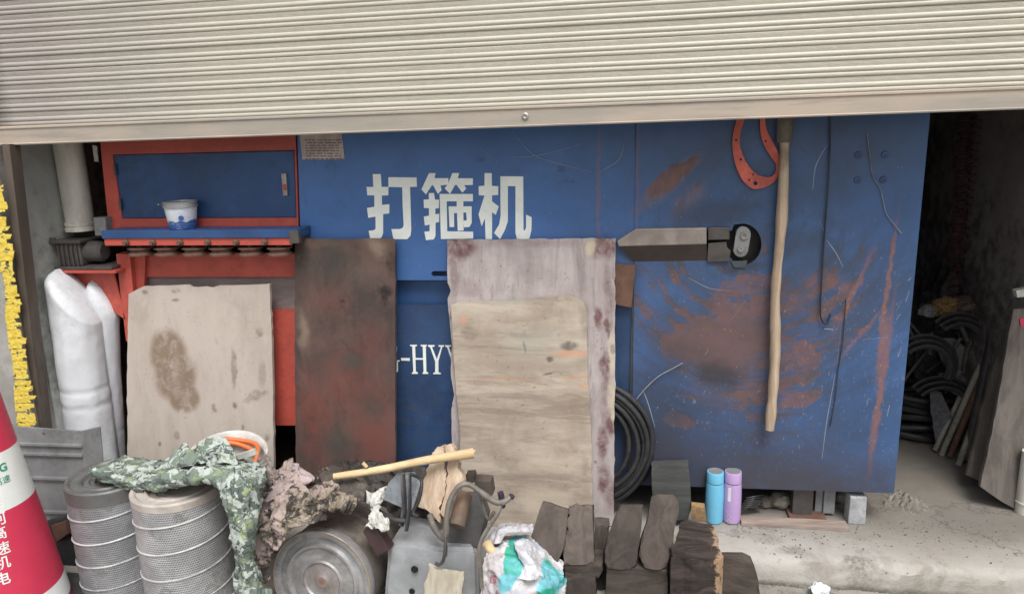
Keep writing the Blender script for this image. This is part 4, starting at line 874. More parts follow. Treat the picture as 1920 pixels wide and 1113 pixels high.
for k, (pts, Y0, Y1, lb) in enumerate([([(1838, 912), (1868, 770), (1900, 580), (1960, 575), (1960, 975), (1900, 952)], 2.86, 3.0, 'wide dusty grey board leaning in the right corner'), ([(1812, 890), (1862, 690), (1885, 620), (1900, 625), (1850, 905)], 3.0, 3.15, 'narrow brown grey board leaning behind the wide dusty one')]):
    bm = BM(); slab(bm, jag(pts, .8, 20, k), Plane(Y0, PZ, Y1, 1.0), .018, .002); obj('leaning_board', bm, dw, label=lb, cat='board')
bm = BM(); slab(bm, [(1905, 545), (1930, 540), (1930, 556), (1908, 558)], Plane(2.95), .03, .003); obj('pipe_end', bm, M['paleplastic'], label='pale pipe end poking out above the leaning boards', cat='pipe')
bm = BM(); slab(bm, [(1912, 598), (1930, 594), (1930, 612), (1914, 612)], Plane(2.88), .008, .001); obj('red_tag', bm, simple('magenta tag', (.45, .03, .09)), label='small magenta tag at the right edge on the grey board', cat='tag')
c = at_floor(1922, 960)
wp_ = thing('white_pipe', 'short white pipe standing at the right edge of the doorway', 'pipe', (c.x, c.y, PZ))
bm = BM(); lathe(bm, [(.036, .001), (.036, .25)], (c.x, c.y, PZ), seg=28); obj('shaft', bm, M['pvc'], wp_, smooth=40)
bm = BM(); lathe(bm, [(.036, .04), (.0385, .041), (.0385, .048), (.036, .049)], (c.x, c.y, PZ), seg=28, cap=False); obj('collar', bm, M['pvc'], wp_, smooth=40)
# dark coils and sheets piled inside
for k in range(9):
    bm = BM(); p = U(1728 + (k % 3) * 7, 850 - k * 14, 3.55); rr = .20 - (k % 4) * .012
    pts = [Vector((p.x + math.cos(t) * rr, 3.62 + math.sin(t) * rr * .7, max(PZ + .02, p.z) + math.sin(t * 2 + k) * .012)) for t in np.linspace(0, 2 * PI, 20, endpoint=False)]
    tube(bm, pts, .016, 8, True, 3)
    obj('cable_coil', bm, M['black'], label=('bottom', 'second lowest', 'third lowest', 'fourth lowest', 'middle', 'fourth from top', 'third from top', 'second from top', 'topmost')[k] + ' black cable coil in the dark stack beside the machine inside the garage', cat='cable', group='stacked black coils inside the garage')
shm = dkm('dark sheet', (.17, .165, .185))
for k, (pts, Y0, Y1, lb) in enumerate([([(1752, 636), (1790, 634), (1822, 660), (1820, 700), (1776, 696), (1762, 668)], 3.45, 3.5, 'dark grey bent sheet, upper one in the pile inside'), ([(1760, 700), (1800, 690), (1822, 735), (1800, 745), (1768, 725)], 3.42, 3.46, 'dark grey bent sheet, lower one in the pile inside'),
                                      ([(1742, 728), (1765, 735), (1790, 790), (1760, 860), (1750, 800)], 3.4, 3.42, 'dark purplish curved sheet standing low in the pile inside'), ([(1800, 598), (1830, 600), (1852, 612), (1845, 690), (1825, 650)], 3.5, 3.55, 'dark sheet with a light upper edge beside the brown bag inside')]):
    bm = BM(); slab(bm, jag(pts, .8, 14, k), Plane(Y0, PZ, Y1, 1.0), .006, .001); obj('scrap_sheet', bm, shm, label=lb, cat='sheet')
wire('sheet_cord', [(1800, 597), (1822, 603), (1838, 612), (1855, 614)], .004, 3.48, M['pvc'], 'pale curved cord along the edge of a dark sheet inside', cat='cord')
def pile(name, cpx, r, m, label, seed, Y, cat, sq=(1, .7, .7)):
    c = U(*cpx, Y); bm = BM(); bmesh.ops.create_icosphere(bm, subdivisions=5, radius=1)
    for v in bm.verts:
        d = v.co.normalized(); w = 1 + .35 * mnoise.noise(d * 1.8 + Vector((seed, 0, 0))) + .22 * (1 - 2 * abs(mnoise.noise(d * 4 + Vector((seed, 3, 0))))) * .8 + .07 * mnoise.noise(d * 13)
        v.co = c + Vector((d.x * sq[0], d.y * sq[1], d.z * sq[2])) * r * w
    return obj(name, bm, m, label=label, cat=cat, smooth=50)
pile('junk_heap', (1775, 640), .20, dkm('junk black', (.07, .065, .06)), 'black heap of machine scrap under the brown bag inside the garage', 3, 3.75, 'heap', (.8, .7, 1.6))
pile('paper_bag', (1773, 575), .055, worn('brown bag', (.24, .15, .06), .8, sc=14), 'crumpled golden brown bag on the dark heap inside', 6, 3.5, 'bag')
pile('rag_bundle', (1822, 575), .07, dkm('rag', (.12, .085, .07)), 'brown rag bundle right of the golden bag inside', 9, 3.5, 'rag', (1.3, .7, .6))
pile('foil_scrap', (1740, 583), .035, worn('foil', (.2, .2, .2), .5), 'small pale crumpled scrap left of the golden bag inside', 12, 3.5, 'scrap')
rnd = random.Random(31)
for k, (cx_, cy_, r_, lb) in enumerate([(1735, 690, .10, 'dark curved steel hoop standing in the scrap, left one inside the garage'), (1765, 775, .12, 'dark curved steel hoop low in the scrap inside the garage'), (1800, 645, .09, 'dark curved steel hoop high in the scrap under the rag bundle')]):
    c = U(cx_, cy_, 3.38); bm = BM()
    for q in range(3):
        pts = [c + Vector((math.cos(t) * (r_ + q * .018), .02 * q, math.sin(t) * (r_ + q * .018))) for t in np.linspace(-.5, 2.4, 16)]
        tube(bm, pts, .007, 6, n=3, flat=2.2)
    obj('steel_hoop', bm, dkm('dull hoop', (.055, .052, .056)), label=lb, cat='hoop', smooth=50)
for k in range(26):
    px, py = rnd.uniform(1712, 1832), rnd.uniform(600, 840); c = U(px, py, rnd.uniform(3.42, 3.6)); a = rnd.uniform(0, PI); l = rnd.uniform(.03, .09)
    bm = BM(); tube(bm, [c - Vector((math.cos(a), .2, math.sin(a))) * l, c + Vector((0, 0, rnd.uniform(-.02, .02))), c + Vector((math.cos(a), .2, math.sin(a))) * l], rnd.uniform(.005, .011), 6, n=4)
    if k == 0: sb = bm; continue
    me_ = bpy.data.meshes.new('t'); bm.to_mesh(me_); bm.free(); sb.from_mesh(me_); bpy.data.meshes.remove(me_)
obj('scrap_pile', sb, dkm('bent scrap rods', (.10, .09, .08)), label='tangled bent steel scraps heaped in the dark gap inside the garage', cat='scrap', kind='stuff')
# hanging red springs
wr = dkm('dark red wire', (.12, .02, .024))
for k, x in enumerate((1798, 1824)):
    bm = BM(); pts = []
    for i in range(120):
        y = 215 + i * 2.9; p = U(x - (y - 400) * .06, y, 3.6); t = i * 1.25; pts.append(p + Vector((math.cos(t) * .026, math.sin(t) * .026, 0)))
    tube(bm, pts, .0026, 6, n=3)
    obj('wire_spring', bm, wr, label=('left' if k == 0 else 'right') + ' one of two dark red wire spirals hanging in the gap inside', cat='wire', group='red wire spirals')
# rack behind
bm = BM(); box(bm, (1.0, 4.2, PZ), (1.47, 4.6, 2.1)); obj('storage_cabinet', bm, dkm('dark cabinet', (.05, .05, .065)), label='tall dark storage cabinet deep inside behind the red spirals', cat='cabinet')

# ================================================================== FOREGROUND LEFT
# traffic cone
def proj(p):
    d = np.array([p[0], p[1], p[2] - H]); q = R.T @ d
    return (CX + q[0] / q[2] * F_PX, CY + q[1] / q[2] * F_PX)
def cone_thing():
    YC = 1.95; C0 = U(-2, 1085, YC); C0.z = 0; vh = Vector((C0.x, C0.y)).normalized(); side = Vector((vh.y, -vh.x))
    def edge(px, py):                # right silhouette point of the cone -> (height, radius)
        r = R @ np.array([px - CX, py - CY, F_PX]); t = (C0.x * vh.x + C0.y * vh.y) / (r[0] * vh.x + r[1] * vh.y)
        P = Vector((r[0] * t, r[1] * t)); return H + r[2] * t, (P - Vector((C0.x, C0.y))).dot(side)
    (z0, r0), (z1, r1) = edge(1, 738), edge(118, 1058); k = (r1 - r0) / (z0 - z1); R_ = lambda z: r1 + (z1 - z) * k
    cx = C0.x; root = thing('traffic_cone', 'red and white banded traffic cone with Chinese lettering at the left edge', 'cone', (cx, YC, 0))
    zt = z0 + .03; zb1 = edge(35, 820)[0]; zb2 = edge(75, 908)[0]; zb3 = edge(118, 1058)[0]
    red = simple('reflective red', (.60, .035, .085), .45); wh = simple('reflective white', (.80, .82, .80), .45)
    def band(name, a, b, m, e=0): bm = BM(); lathe(bm, [(R_(a) + e, a), (R_(b) + e, b)], (cx, YC, 0), seg=64, cap=False); return obj(name, bm, m, root, smooth=40)
    bm = BM(); lathe(bm, [(R_(.03), .03), (R_(zt) - .001, zt), (R_(zt) * .8, zt + .012), (.01, zt + .012)], (cx, YC, 0), seg=64); obj('body', bm, red, root, smooth=40)
    band('red_band', zb1, zt, red, .0012); band('white_band', zb2, zb1, wh, .0014); band('red_band', zb3, zb2, red, .0012); band('white_band', .05, zb3, wh, .0014)
    bm = BM(); lathe(bm, [(R_(zt) * .8, zt + .012), (R_(zt) * .7, zt + .05), (.005, zt + .055)], (cx, YC, 0), seg=32); obj('cap', bm, M['dullgalv'], root, smooth=40)
    bm = BM(); box(bm, (cx - R_(0) * 1.15, YC - R_(0) * 1.15, .001), (cx + R_(0) * 1.15, YC + R_(0) * 1.15, .03), .008); obj('base', bm, M['black'], root)
    th0 = math.atan2(-cx, YC)
    def front(py, px):                # height and angle of the front point seen at that pixel
        best = None
        for zi in np.linspace(.02, zt, 160):
            for da in np.linspace(-1.0, 1.0, 41):
                p = (cx + math.sin(th0 + da) * R_(zi), YC - math.cos(th0 + da) * R_(zi), zi); q = proj(p); e = (q[0] - px) ** 2 + (q[1] - py) ** 2
                if best is None or e < best[0]: best = (e, zi, da)
        return best[1], best[2]
    def wrap(zc, da):
        def f(v):
            z = zc + v.y; r = R_(z) + .0022; an = th0 + da + v.x / r
            return Vector((cx + math.sin(an) * (r + v.z), YC - math.cos(an) * (r + v.z), z))
        return f
    wp2 = simple('white print', (.82, .82, .82))
    for i, ch in enumerate('明河高速机电'):
        text(ch, .044, None, 0, wp2, root, 'letter', .0003, extra=wrap(*front(945 + i * 28, -4 + i * 1.8)), bold=.0005)
    gr = simple('green print', (.02, .30, .16))
    text('HG', .036, None, 0, gr, root, 'letter', .0003, extra=wrap(*front(880, -1)), bold=.0010)
    text('高速', .026, None, 0, gr, root, 'letter', .0003, extra=wrap(*front(902, 3)))
cone_thing()

# grey metal tray/panel behind
GP = Plane(2.372, 0, 2.388, .6)
gp = thing('metal_cabinet', 'dusty grey sheet metal cabinet with shelf ribs between the cone and the filters', 'cabinet', (-1.95, 2.38, 0))
bm = BM(); slab(bm, [(12, 798), (150, 808), (186, 1200), (30, 1200)], GP, .008, .001); obj('front_panel', bm, M['dullgalv'], gp)
for y in (832, 850, 895, 958):
    bm = BM(); slab(bm, [(30, y - 2), (153, y + 2), (154, y + 7), (30, y + 3)], Plane(2.360, 0, 2.376, .6), .012, .002); obj('rib', bm, M['dullgalv'], gp)
a, b = GP(151, 808), GP(187, 1200)
bm = BM(); vs = [a + Vector((0, -.004, 0)), U(188, 800, 2.34), U(222, 1200, 2.33), b + Vector((0, -.004, 0))]
ff = [bm.verts.new(v) for v in vs]; bb2 = [bm.verts.new(v + Vector((-.004, .008, 0))) for v in vs]; bm.faces.new(ff); bm.faces.new(bb2)
for i in range(4): bm.faces.new((ff[i], ff[(i + 1) % 4], bb2[(i + 1) % 4], bb2[i]))
obj('side_flange', bm, M['dullgalv'], gp)
bm = BM(); c = GP(82, 812); lathe(bm, [(.007, -.002), (.006, .001), (.001, .001)], c, (0, -1, 0), 12); obj('screw', bm, M['rust'], gp)
bm = BM(); slab(bm, [(88, 975), (128, 968), (150, 1113), (150, 1200), (100, 1200)], Plane(2.26, 0, 2.34, .4), .03, .004); obj('rubber_flap', bm, M['black'], label='black rubber flap between the cone and the back filter', cat='rubber')
bm = BM(); slab(bm, [(95, 985), (122, 976), (127, 1000), (104, 1018)], Plane(2.23, 0, 2.31, .4), .03, .004); obj('brown_scrap', bm, M['rust'], label='brown curled scrap resting on the black rubber flap', cat='scrap')

# mesh filter cylinders
def mk_mesh(name, col):
    m = N(name); sx = m.n('ShaderNodeSeparateXYZ'); m.t.links.new(m.P, sx.inputs[0])
    an = m.ma('ARCTAN2', sx.outputs[0], sx.outputs[1]); cb = m.n('ShaderNodeCombineXYZ')
    m.put(cb.inputs[0], m.ma('MULTIPLY', an, 19)); m.put(cb.inputs[1], m.ma('MULTIPLY', sx.outputs[2], 125))
    # staggered holes
    row = m.ma('FLOOR', m.ma('MULTIPLY', sx.outputs[2], 125)); off = m.ma('MULTIPLY', m.ma('MODULO', row, 2.0), .5)
    u = m.ma('SUBTRACT', m.ma('FRACT', m.ma('ADD', m.ma('MULTIPLY', an, 19), off)), .5); v = m.ma('SUBTRACT', m.ma('FRACT', m.ma('MULTIPLY', sx.outputs[2], 125)), .5)
    d = m.ma('SQRT', m.ma('ADD', m.ma('MULTIPLY', m.ma('MULTIPLY', u, u), 1.0), m.ma('MULTIPLY', m.ma('MULTIPLY', v, v), 2.2)))
    hole_ = m.mr(d, .42, .30); big = m.noise(7, 6, .65); 
    x = m.mix(m.mr(big, .38, .66), tuple(k * .66 for k in col), col); x = m.mix(m.ma('MULTIPLY', m.mr(m.noise(13, 7, .7), .52, .66), .6), x, (.17, .155, .14))
    x = m.mix(m.ma('MULTIPLY', hole_, .72), x, (.055, .055, .058))
    return m.done(x, .55, m.ma('MULTIPLY', m.ma('SUBTRACT', 1.0, hole_), .35), m.ma('MULTIPLY', hole_, -1.0), .8, .002)
meshA, meshB = mk_mesh('zinc mesh', (.54, .55, .56)), mk_mesh('dusty mesh', (.38, .39, .41))
def filt(cpx, cpy, Y, r, lab, mm, rimm, tilt=0, rimh=.03):
    c = U(cpx, cpy, Y); zt = c.z; root = thing('mesh_filter', lab, 'filter', (c.x, Y, 0.002), 'perforated metal filter cylinders')
    b = (c.x, Y, 0.002); Hh = zt - .002
    bm = BM(); lathe(bm, [(r, .0), (r, Hh - rimh)], b, seg=72, cap=False); obj('mesh', bm, mm, root, smooth=40)
    bm = BM(); lathe(bm, [(r + .001, Hh - rimh), (r + .002, Hh - .006), (r - .002, Hh), (r - .012, Hh - .001), (r - .02, Hh - .008), (r - .042, Hh - .010), (r - .046, Hh - .004), (r - .052, Hh - .006), (r - .060, Hh - .016), (r - .075, Hh - .012), (r - .082, Hh - .018), (.05, Hh - .016), (.045, Hh - .024), (.002, Hh - .024)], b, seg=72, cap=False); obj('top_rim', bm, rimm, root, smooth=30)
    # spiral seam
    n_ = 4.05; pts = []
    for i in range(260):
        t = i / 259; an = t * n_ * 2 * PI + 1.1; pts.append(Vector((b[0] + math.cos(an) * (r + .001), b[1] + math.sin(an) * (r + .001), .01 + t * (Hh - rimh - .015))))
    bm = BM(); tube(bm, pts, .0032, 6, smooth=False, flat=.8); obj('spiral_seam', bm, M['seam'], root, smooth=50)
    return root, zt
rim_pale = worn('yellowed sealing rim', (.42, .38, .345), .6, dirt=(.3, .2, .17), da=.4, sc=9); 
filt(334, 906, 2.13, .150, 'perforated silver filter cylinder with a pale sealing rim, in front under the camouflage cloth', meshA, rim_pale)
filt(206, 889, 2.19, .144, 'duller perforated filter cylinder with a dark rim behind and left of the pale rimmed one', meshB, worn('dark rim', (.15, .15, .15), .5, .3), rimh=.055)

# round tub with orange hose
c = U(432, 848, 2.36); tb = thing('round_tub', 'pale round plastic tub with orange hose inside, behind the camouflage cloth', 'tub', (c.x, 2.36, 0))
c.z = U(432, 846, 2.36).z
bm = BM(); lathe(bm, [(.10, .002), (.135, c.z - .02), (.143, c.z - .015), (.145, c.z - .003), (.139, c.z), (.131, c.z - .008), (.128, c.z - .06), (.120, c.z - .12), (.001, c.z - .12)], (c.x, 2.33, 0), seg=56)
for v in bm.verts:
    if v.co.z > .2: v.co.z += (v.co.y - 2.33) * .25 - (v.co.x - c.x) * .1
obj('tub', bm, M['paleplastic'], tb, smooth=40)
oc = thing('orange_hose', 'bright orange hose coiled inside the rim of the round tub', 'hose', (c.x, 2.33, c.z - .05))
for k, (r, dz) in enumerate(((.112, -.012), (.104, -.028), (.112, -.045))):
    bm = BM(); pts = [Vector((c.x + math.cos(t) * r, 2.33 + math.sin(t) * r, c.z + dz + math.sin(t) * r * .25 - math.cos(t) * r * .1 + .008 * math.sin(3 * t + k))) for t in np.linspace(0, 2 * PI, 24, endpoint=False)]
    tube(bm, pts, .0085, 8, True, 4); obj('loop', bm, M['orange'], oc, smooth=60)
bm = BM(); slab(bm, [(442, 853), (476, 842), (480, 852), (446, 862)], Plane(2.26), .012, .001); obj('label_card', bm, M['paleplastic'], label='pale rectangular card lying inside the round tub', cat='card')
# thin brown plastic bag right of tub
bm = BM(); patch(bm, [[U(488, 838, 2.33), U(505, 858, 2.32), U(516, 880, 2.3), U(532, 892, 2.3)], [U(480, 880, 2.28), U(500, 890, 2.28), U(510, 905, 2.27), U(530, 905, 2.27)], [U(480, 960, 2.28), U(495, 965, 2.27), U(505, 970, 2.26), U(515, 960, 2.26)]], 30, 30, .008, (14, 14, 14), 8)
o = obj('brown_film', bm, worn('brown film', (.20, .16, .145), .45, da=.3), label='wrinkled brownish plastic film right of the tub', cat='film', smooth=60); solid(o, .001)

# camouflage cloth
def mk_camo():
    m = N('camouflage print'); v = m.warp(20, .03); st = (1, 1, 1.5)
    a = m.noise(13, 3, .65, .6, vec=v, st=st); b = m.noise(13, 4, .72, .6, vec=m.vadd(v, (4, 2, 7)), st=st); c = m.noise(20, 4, .75, .4, vec=m.vadd(v, (9, 1, 3)), st=st)
    x = m.mix(m.ma('GREATER_THAN', a, .50), (.40, .445, .41), (.165, .205, .17)); x = m.mix(m.ma('GREATER_THAN', b, .55), x, (.095, .115, .105)); x = m.mix(m.ma('GREATER_THAN', c, .60), x, (.24, .29, .16))
    x = m.mix(m.ma('GREATER_THAN', m.noise(26, 3, .7, vec=m.vadd(v, (2, 8, 3)), st=st), .625), x, (.055, .06, .075))
    return m.done(x, .85, 0, m.noise(260, 2, .5), .25, .001, .15)
camo = mk_camo()
cj = thing('camouflage_jacket', 'green camouflage jacket draped over the two mesh filters and hanging down', 'jacket', U(400, 900, 2.15))
def cl(name, rows, nu, nv, amp, sc, seed, par, m, th=.003, **k):
    bm = BM(); patch(bm, rows, nu, nv, amp, sc, seed, **k); o = obj(name, bm, m, par, smooth=70); solid(o, th); return o
u = U
cl('sleeve', [[u(180, 866, 2.32), u(230, 858, 2.32), u(300, 856, 2.30), u(350, 850, 2.30), u(410, 848, 2.30), u(460, 856, 2.30), u(500, 872, 2.28)],
              [u(172, 872, 2.22), u(232, 872, 2.20), u(300, 872, 2.19), u(350, 868, 2.18), u(410, 866, 2.18), u(460, 876, 2.16), u(500, 890, 2.16)],
              [u(170, 880, 2.12), u(235, 892, 2.10), u(300, 895, 2.06), u(350, 885, 2.04), u(400, 880, 2.03), u(445, 898, 2.04), u(485, 920, 2.06)],
              [u(176, 888, 2.13), u(238, 906, 2.10), u(292, 914, 2.04), u(345, 905, 2.02), u(395, 900, 2.00), u(432, 918, 2.0), u(468, 950, 2.02)],
              [u(185, 888, 2.17), u(240, 903, 2.14), u(295, 910, 2.08), u(345, 900, 2.06), u(395, 896, 2.04), u(428, 914, 2.04), u(460, 950, 2.05)]], 120, 44, .011, (8, 16, 30), 2, cj, camo)
cl('hanging_front', [[u(395, 890, 2.02), u(430, 885, 2.03), u(465, 872, 2.1), u(500, 872, 2.16)],
              [u(415, 912, 1.99), u(445, 915, 1.96), u(475, 910, 2.0), u(502, 905, 2.1)],
              [u(430, 960, 1.97), u(452, 965, 1.94), u(476, 965, 1.97), u(496, 955, 2.06)],
              [u(440, 1010, 1.97), u(455, 1015, 1.93), u(472, 1018, 1.95), u(486, 1005, 2.04)],
              [u(450, 1052, 1.98), u(458, 1055, 1.94), u(468, 1058, 1.95), u(480, 1050, 2.0)],
              [u(442, 1090, 1.97), u(458, 1088, 1.93), u(478, 1092, 1.94), u(498, 1085, 2.0)],
              [u(440, 1150, 1.96), u(460, 1150, 1.92), u(485, 1150, 1.93), u(505, 1150, 1.98)]], 50, 110, .010, (30, 20, 9), 5, cj, camo)
cl('hood', [[u(366, 850, 2.27), u(378, 832, 2.25), u(405, 822, 2.25), u(425, 822, 2.24)], [u(362, 862, 2.22), u(385, 845, 2.2), u(415, 838, 2.2), u(438, 846, 2.2)], [u(368, 880, 2.2), u(395, 872, 2.17), u(425, 868, 2.17), u(450, 878, 2.18)]], 40, 30, .009, (16, 16, 18), 9, cj, camo)
cl('collar', [[u(318, 868, 2.2), u(330, 848, 2.21), u(350, 836, 2.22), u(372, 842, 2.23)], [u(320, 876, 2.16), u(340, 862, 2.15), u(362, 852, 2.16), u(385, 856, 2.17)], [u(330, 884, 2.13), u(350, 876, 2.12), u(372, 870, 2.12), u(396, 874, 2.13)]], 36, 24, .008, (18, 18, 22), 12, cj, camo)

# filthy crumpled cloth
def mk_filth():
    m = N('oily mottled rag'); v = m.warp(26, .03); a = m.noise(13, 8, .72, 1.2, vec=v); b = m.noise(36, 7, .72, .8, vec=v); c = m.noise(6, 4, .6)
    x = m.mix(m.mr(c, .4, .6), (.36, .28, .265), (.27, .225, .175)); x = m.mix(m.mr(m.ma('ADD', m.ma('MULTIPLY', a, .65), m.ma('MULTIPLY', b, .35)), .485, .545), x, (.045, .038, .033))
    return m.done(x, .7, 0, b, .4, .002, .3)
filth = mk_filth()
rg = thing('oily_rag', 'crumpled pinkish rag mottled with black oil lying over the drum', 'rag', U(570, 950, 2.15))
cl('upper_fold', [[u(478, 985, 2.18), u(500, 935, 2.22), u(535, 888, 2.28), u(556, 872, 2.3), u(592, 890, 2.3), u(625, 886, 2.28), u(655, 905, 2.26)],
                  [u(474, 1010, 2.12), u(502, 965, 2.12), u(532, 925, 2.14), u(560, 905, 2.15), u(600, 910, 2.16), u(632, 912, 2.16), u(668, 925, 2.18)],
                  [u(478, 1040, 2.08), u(510, 1000, 2.04), u(540, 955, 2.04), u(572, 940, 2.04), u(605, 938, 2.08), u(640, 935, 2.1), u(665, 945, 2.12)],
                  [u(485, 1075, 2.07), u(512, 1035, 2.04), u(545, 988, 2.04), u(575, 976, 2.04), u(605, 962, 2.08), u(632, 950, 2.1), u(658, 952, 2.12)]], 160, 90, .021, (11, 11, 11), 4, rg, filth, .004)
cl('trailing_fold', [[u(476, 1000, 2.1), u(490, 995, 2.06), u(506, 1005, 2.06)], [u(472, 1030, 2.08), u(488, 1040, 2.04), u(508, 1040, 2.05)], [u(474, 1065, 2.08), u(488, 1080, 2.04), u(502, 1070, 2.05)], [u(480, 1090, 2.1), u(488, 1100, 2.07), u(496, 1090, 2.08)]], 30, 44, .012, (18, 18, 14), 7, rg, filth, .004)
cl('right_lump', [[u(600, 890, 2.3), u(640, 878, 2.3), u(680, 895, 2.28), u(695, 905, 2.28)], [u(610, 915, 2.2), u(645, 905, 2.2), u(680, 912, 2.2), u(700, 920, 2.22)], [u(625, 945, 2.14), u(650, 950, 2.13), u(665, 940, 2.14), u(690, 940, 2.18)]], 44, 30, .014, (16, 16, 16), 11, rg, worn('black greasy rag', (.085, .072, .06), .7, sc=18, bump=.6), .004)
bm = BM(); patch(bm, [[u(545, 878, 2.26), u(556, 871, 2.25), u(578, 880, 2.24), u(592, 892, 2.23)], [u(530, 900, 2.2), u(550, 895, 2.17), u(572, 896, 2.17), u(588, 900, 2.18)], [u(510, 925, 2.16), u(530, 915, 2.14), u(550, 912, 2.13), u(566, 908, 2.15)], [u(492, 940, 2.14), u(508, 938, 2.11), u(525, 930, 2.11), u(540, 922, 2.12)]], 30, 30, .006, (16, 16, 16), 5)
o = obj('clean_flap', bm, worn('pink rag', (.42, .34, .345), .8, sc=9), rg, smooth=60); solid(o, .003)

# drum, lying, round end towards the camera
YD = 2.08; c = U(606, 1087, YD); rD = .176; dc = Vector((c.x, YD, max(c.z, .0)))
ax = Vector((-.10, -1, .10)).normalized()
dr = thing('steel_drum', 'short rusty grey steel drum lying with its ringed round end forward', 'drum', (dc.x, dc.y, 0))
dm = N('scuffed drum end', (dr.location.x, dr.location.y, 0)); dmm = None
a_ = dm.noise(9, 8, .7, .6); b_ = dm.noise(45, 6, .7); q = dm.vadd(dm.P, tuple(-dc)); ln = dm.n('ShaderNodeVectorMath'); ln.operation = 'LENGTH'; dm.t.links.new(q, ln.inputs[0])
x = dm.mix(dm.mr(a_, .35, .65), (.20, .195, .195), (.36, .36, .365)); x = dm.mix(dm.ma('MULTIPLY', dm.mr(dm.ma('ADD', ln.outputs[1], dm.ma('MULTIPLY', a_, .12)), .17, .06), .55), x, (.19, .13, .10))
x = dm.mix(dm.ma('MULTIPLY', dm.mr(b_, .55, .72), .4), x, (.30, .29, .28)); x = dm.mix(dm.mr(ln.outputs[1], .022, .008), x, (.25, .10, .055))
dmm = dm.done(x, .5, .35, dm.ma('ADD', a_, b_), .25, .002)
bm = BM(); lathe(bm, [(.001, .012), (.018, .012), (.028, .006), (.060, .004), (.066, .010), (.072, .004), (.112, .004), (.120, .014), (.128, .014), (.134, .004), (.150, .002), (.153, .010), (.160, .014), (rD, .014), (rD + .002, .004), (rD, -.02)], dc, ax, 80, False); obj('end_cap', bm, dmm, dr, smooth=30)
bm = BM(); tube(bm, [dc + ax.to_track_quat('Z', 'Y') @ Vector((math.cos(t) * rD, math.sin(t) * rD, .014)) for t in np.linspace(0, 2 * PI, 40, endpoint=False)], .0035, 8, True, 2); obj('rim', bm, worn('tan rim', (.30, .25, .20), .5, .3), dr, smooth=60)
bm = BM(); lathe(bm, [(rD - .001, -.02), (rD - .004, -.03), (rD - .004, -.15), (rD, -.155), (rD, -.165), (rD - .004, -.17), (rD - .004, -.32), (.01, -.325)], dc, ax, 64, False); obj('shell', bm, worn('brown grey drum shell', (.22, .19, .165), .6, .2, sc=7), dr, smooth=30)

# pale peeled stick
a, b = u(625, 893, 2.16), u(888, 849, 2.30)
st_ = thing('peeled_stick', 'pale peeled wooden stick lying across the junk pile', 'stick', a)
bm = BM(); tube(bm, [a, a.lerp(b, .33) + Vector((0, 0, -.003)), a.lerp(b, .66) + Vector((0, 0, .003)), b], lambda t: .0105 + .0065 * t, 12, n=10, wob=.15); obj('shaft', bm, M['stick'], st_, smooth=40)
bm = BM(); tube(bm, [b - (b - a).normalized() * .01, b + Vector((.006, 0, .01))], lambda t: .011 * (1 - t * .7), 8); obj('splintered_tip', bm, M['stick'], st_)
bm = BM(); tube(bm, [u(680, 867, 2.19), u(688, 875, 2.19)], .006, 8); obj('knot', bm, M['stick'], st_)

# small maroon box, white rag, metal funnel etc.
bm = BM(); slab(bm, [(680, 996), (703, 985), (730, 1030), (707, 1043)], Plane(2.04, 0, 2.10, .4), .05, .003); obj('maroon_box', bm, worn('maroon box', (.055, .03, .032), .5), label='small dark maroon box tilted between the drum and the grey tank', cat='box')
wr_ = thing('white_rag', 'torn white plastic rag strung above the maroon box', 'rag', u(708, 950, 2.12))
cl('strip', [[u(690, 922, 2.17), u(701, 926, 2.15), u(712, 920, 2.15), u(724, 908, 2.16)], [u(691, 936, 2.14), u(699, 941, 2.12), u(708, 936, 2.12), u(716, 930, 2.15)], [u(700, 952, 2.12), u(704, 955, 2.10), u(709, 954, 2.10), u(714, 952, 2.12)], [u(697, 966, 2.10), u(704, 970, 2.08), u(712, 964, 2.08), u(720, 968, 2.10)], [u(694, 980, 2.09), u(703, 984, 2.07), u(714, 982, 2.07), u(728, 978, 2.09)], [u(686, 990, 2.08), u(702, 986, 2.06), u(713, 996, 2.06), u(726, 992, 2.08)]], 40, 60, .007, (30, 30, 26), 3, wr_, M['paleplastic'], .0012)
bm = BM(); slab(bm, [(728, 905), (745, 886), (776, 884), (790, 900), (775, 950), (770, 958), (716, 935)], Plane(2.11, 0, 2.25, .5), .006, .001); obj('bent_sheet', bm, worn('bluish zinc', (.36, .40, .44), .5, .4), label='bluish grey bent metal sheet under the pale stick', cat='sheet')
bm = BM(); bmesh.ops.create_grid(bm, x_segments=1, y_segments=1, size=.001); bm.free()
bk = worn('dark greasy scrap', (.04, .035, .03), .7, da=.6, sc=18, bump=.5)
bm = BM(); patch(bm, [[u(640, 870, 2.45), u(700, 868, 2.45), u(770, 870, 2.44), u(850, 890, 2.42)], [u(660, 900, 2.40), u(700, 905, 2.40), u(760, 915, 2.40), u(830, 930, 2.40)], [u(660, 960, 2.36), u(710, 965, 2.37), u(770, 975, 2.385), u(840, 980, 2.39)], [u(690, 1010, 2.34), u(720, 1010, 2.34), u(770, 1010, 2.385), u(850, 1010, 2.385)], [u(690, 1110, 2.33), u(720, 1150, 2.33), u(770, 1150, 2.38), u(850, 1150, 2.38)]], 60, 60, .02, (14, 14, 14), 6)
o = obj('scrap_heap', bm, bk, label='dark greasy heap of scrap filling the pile under the stick', cat='heap', smooth=50)
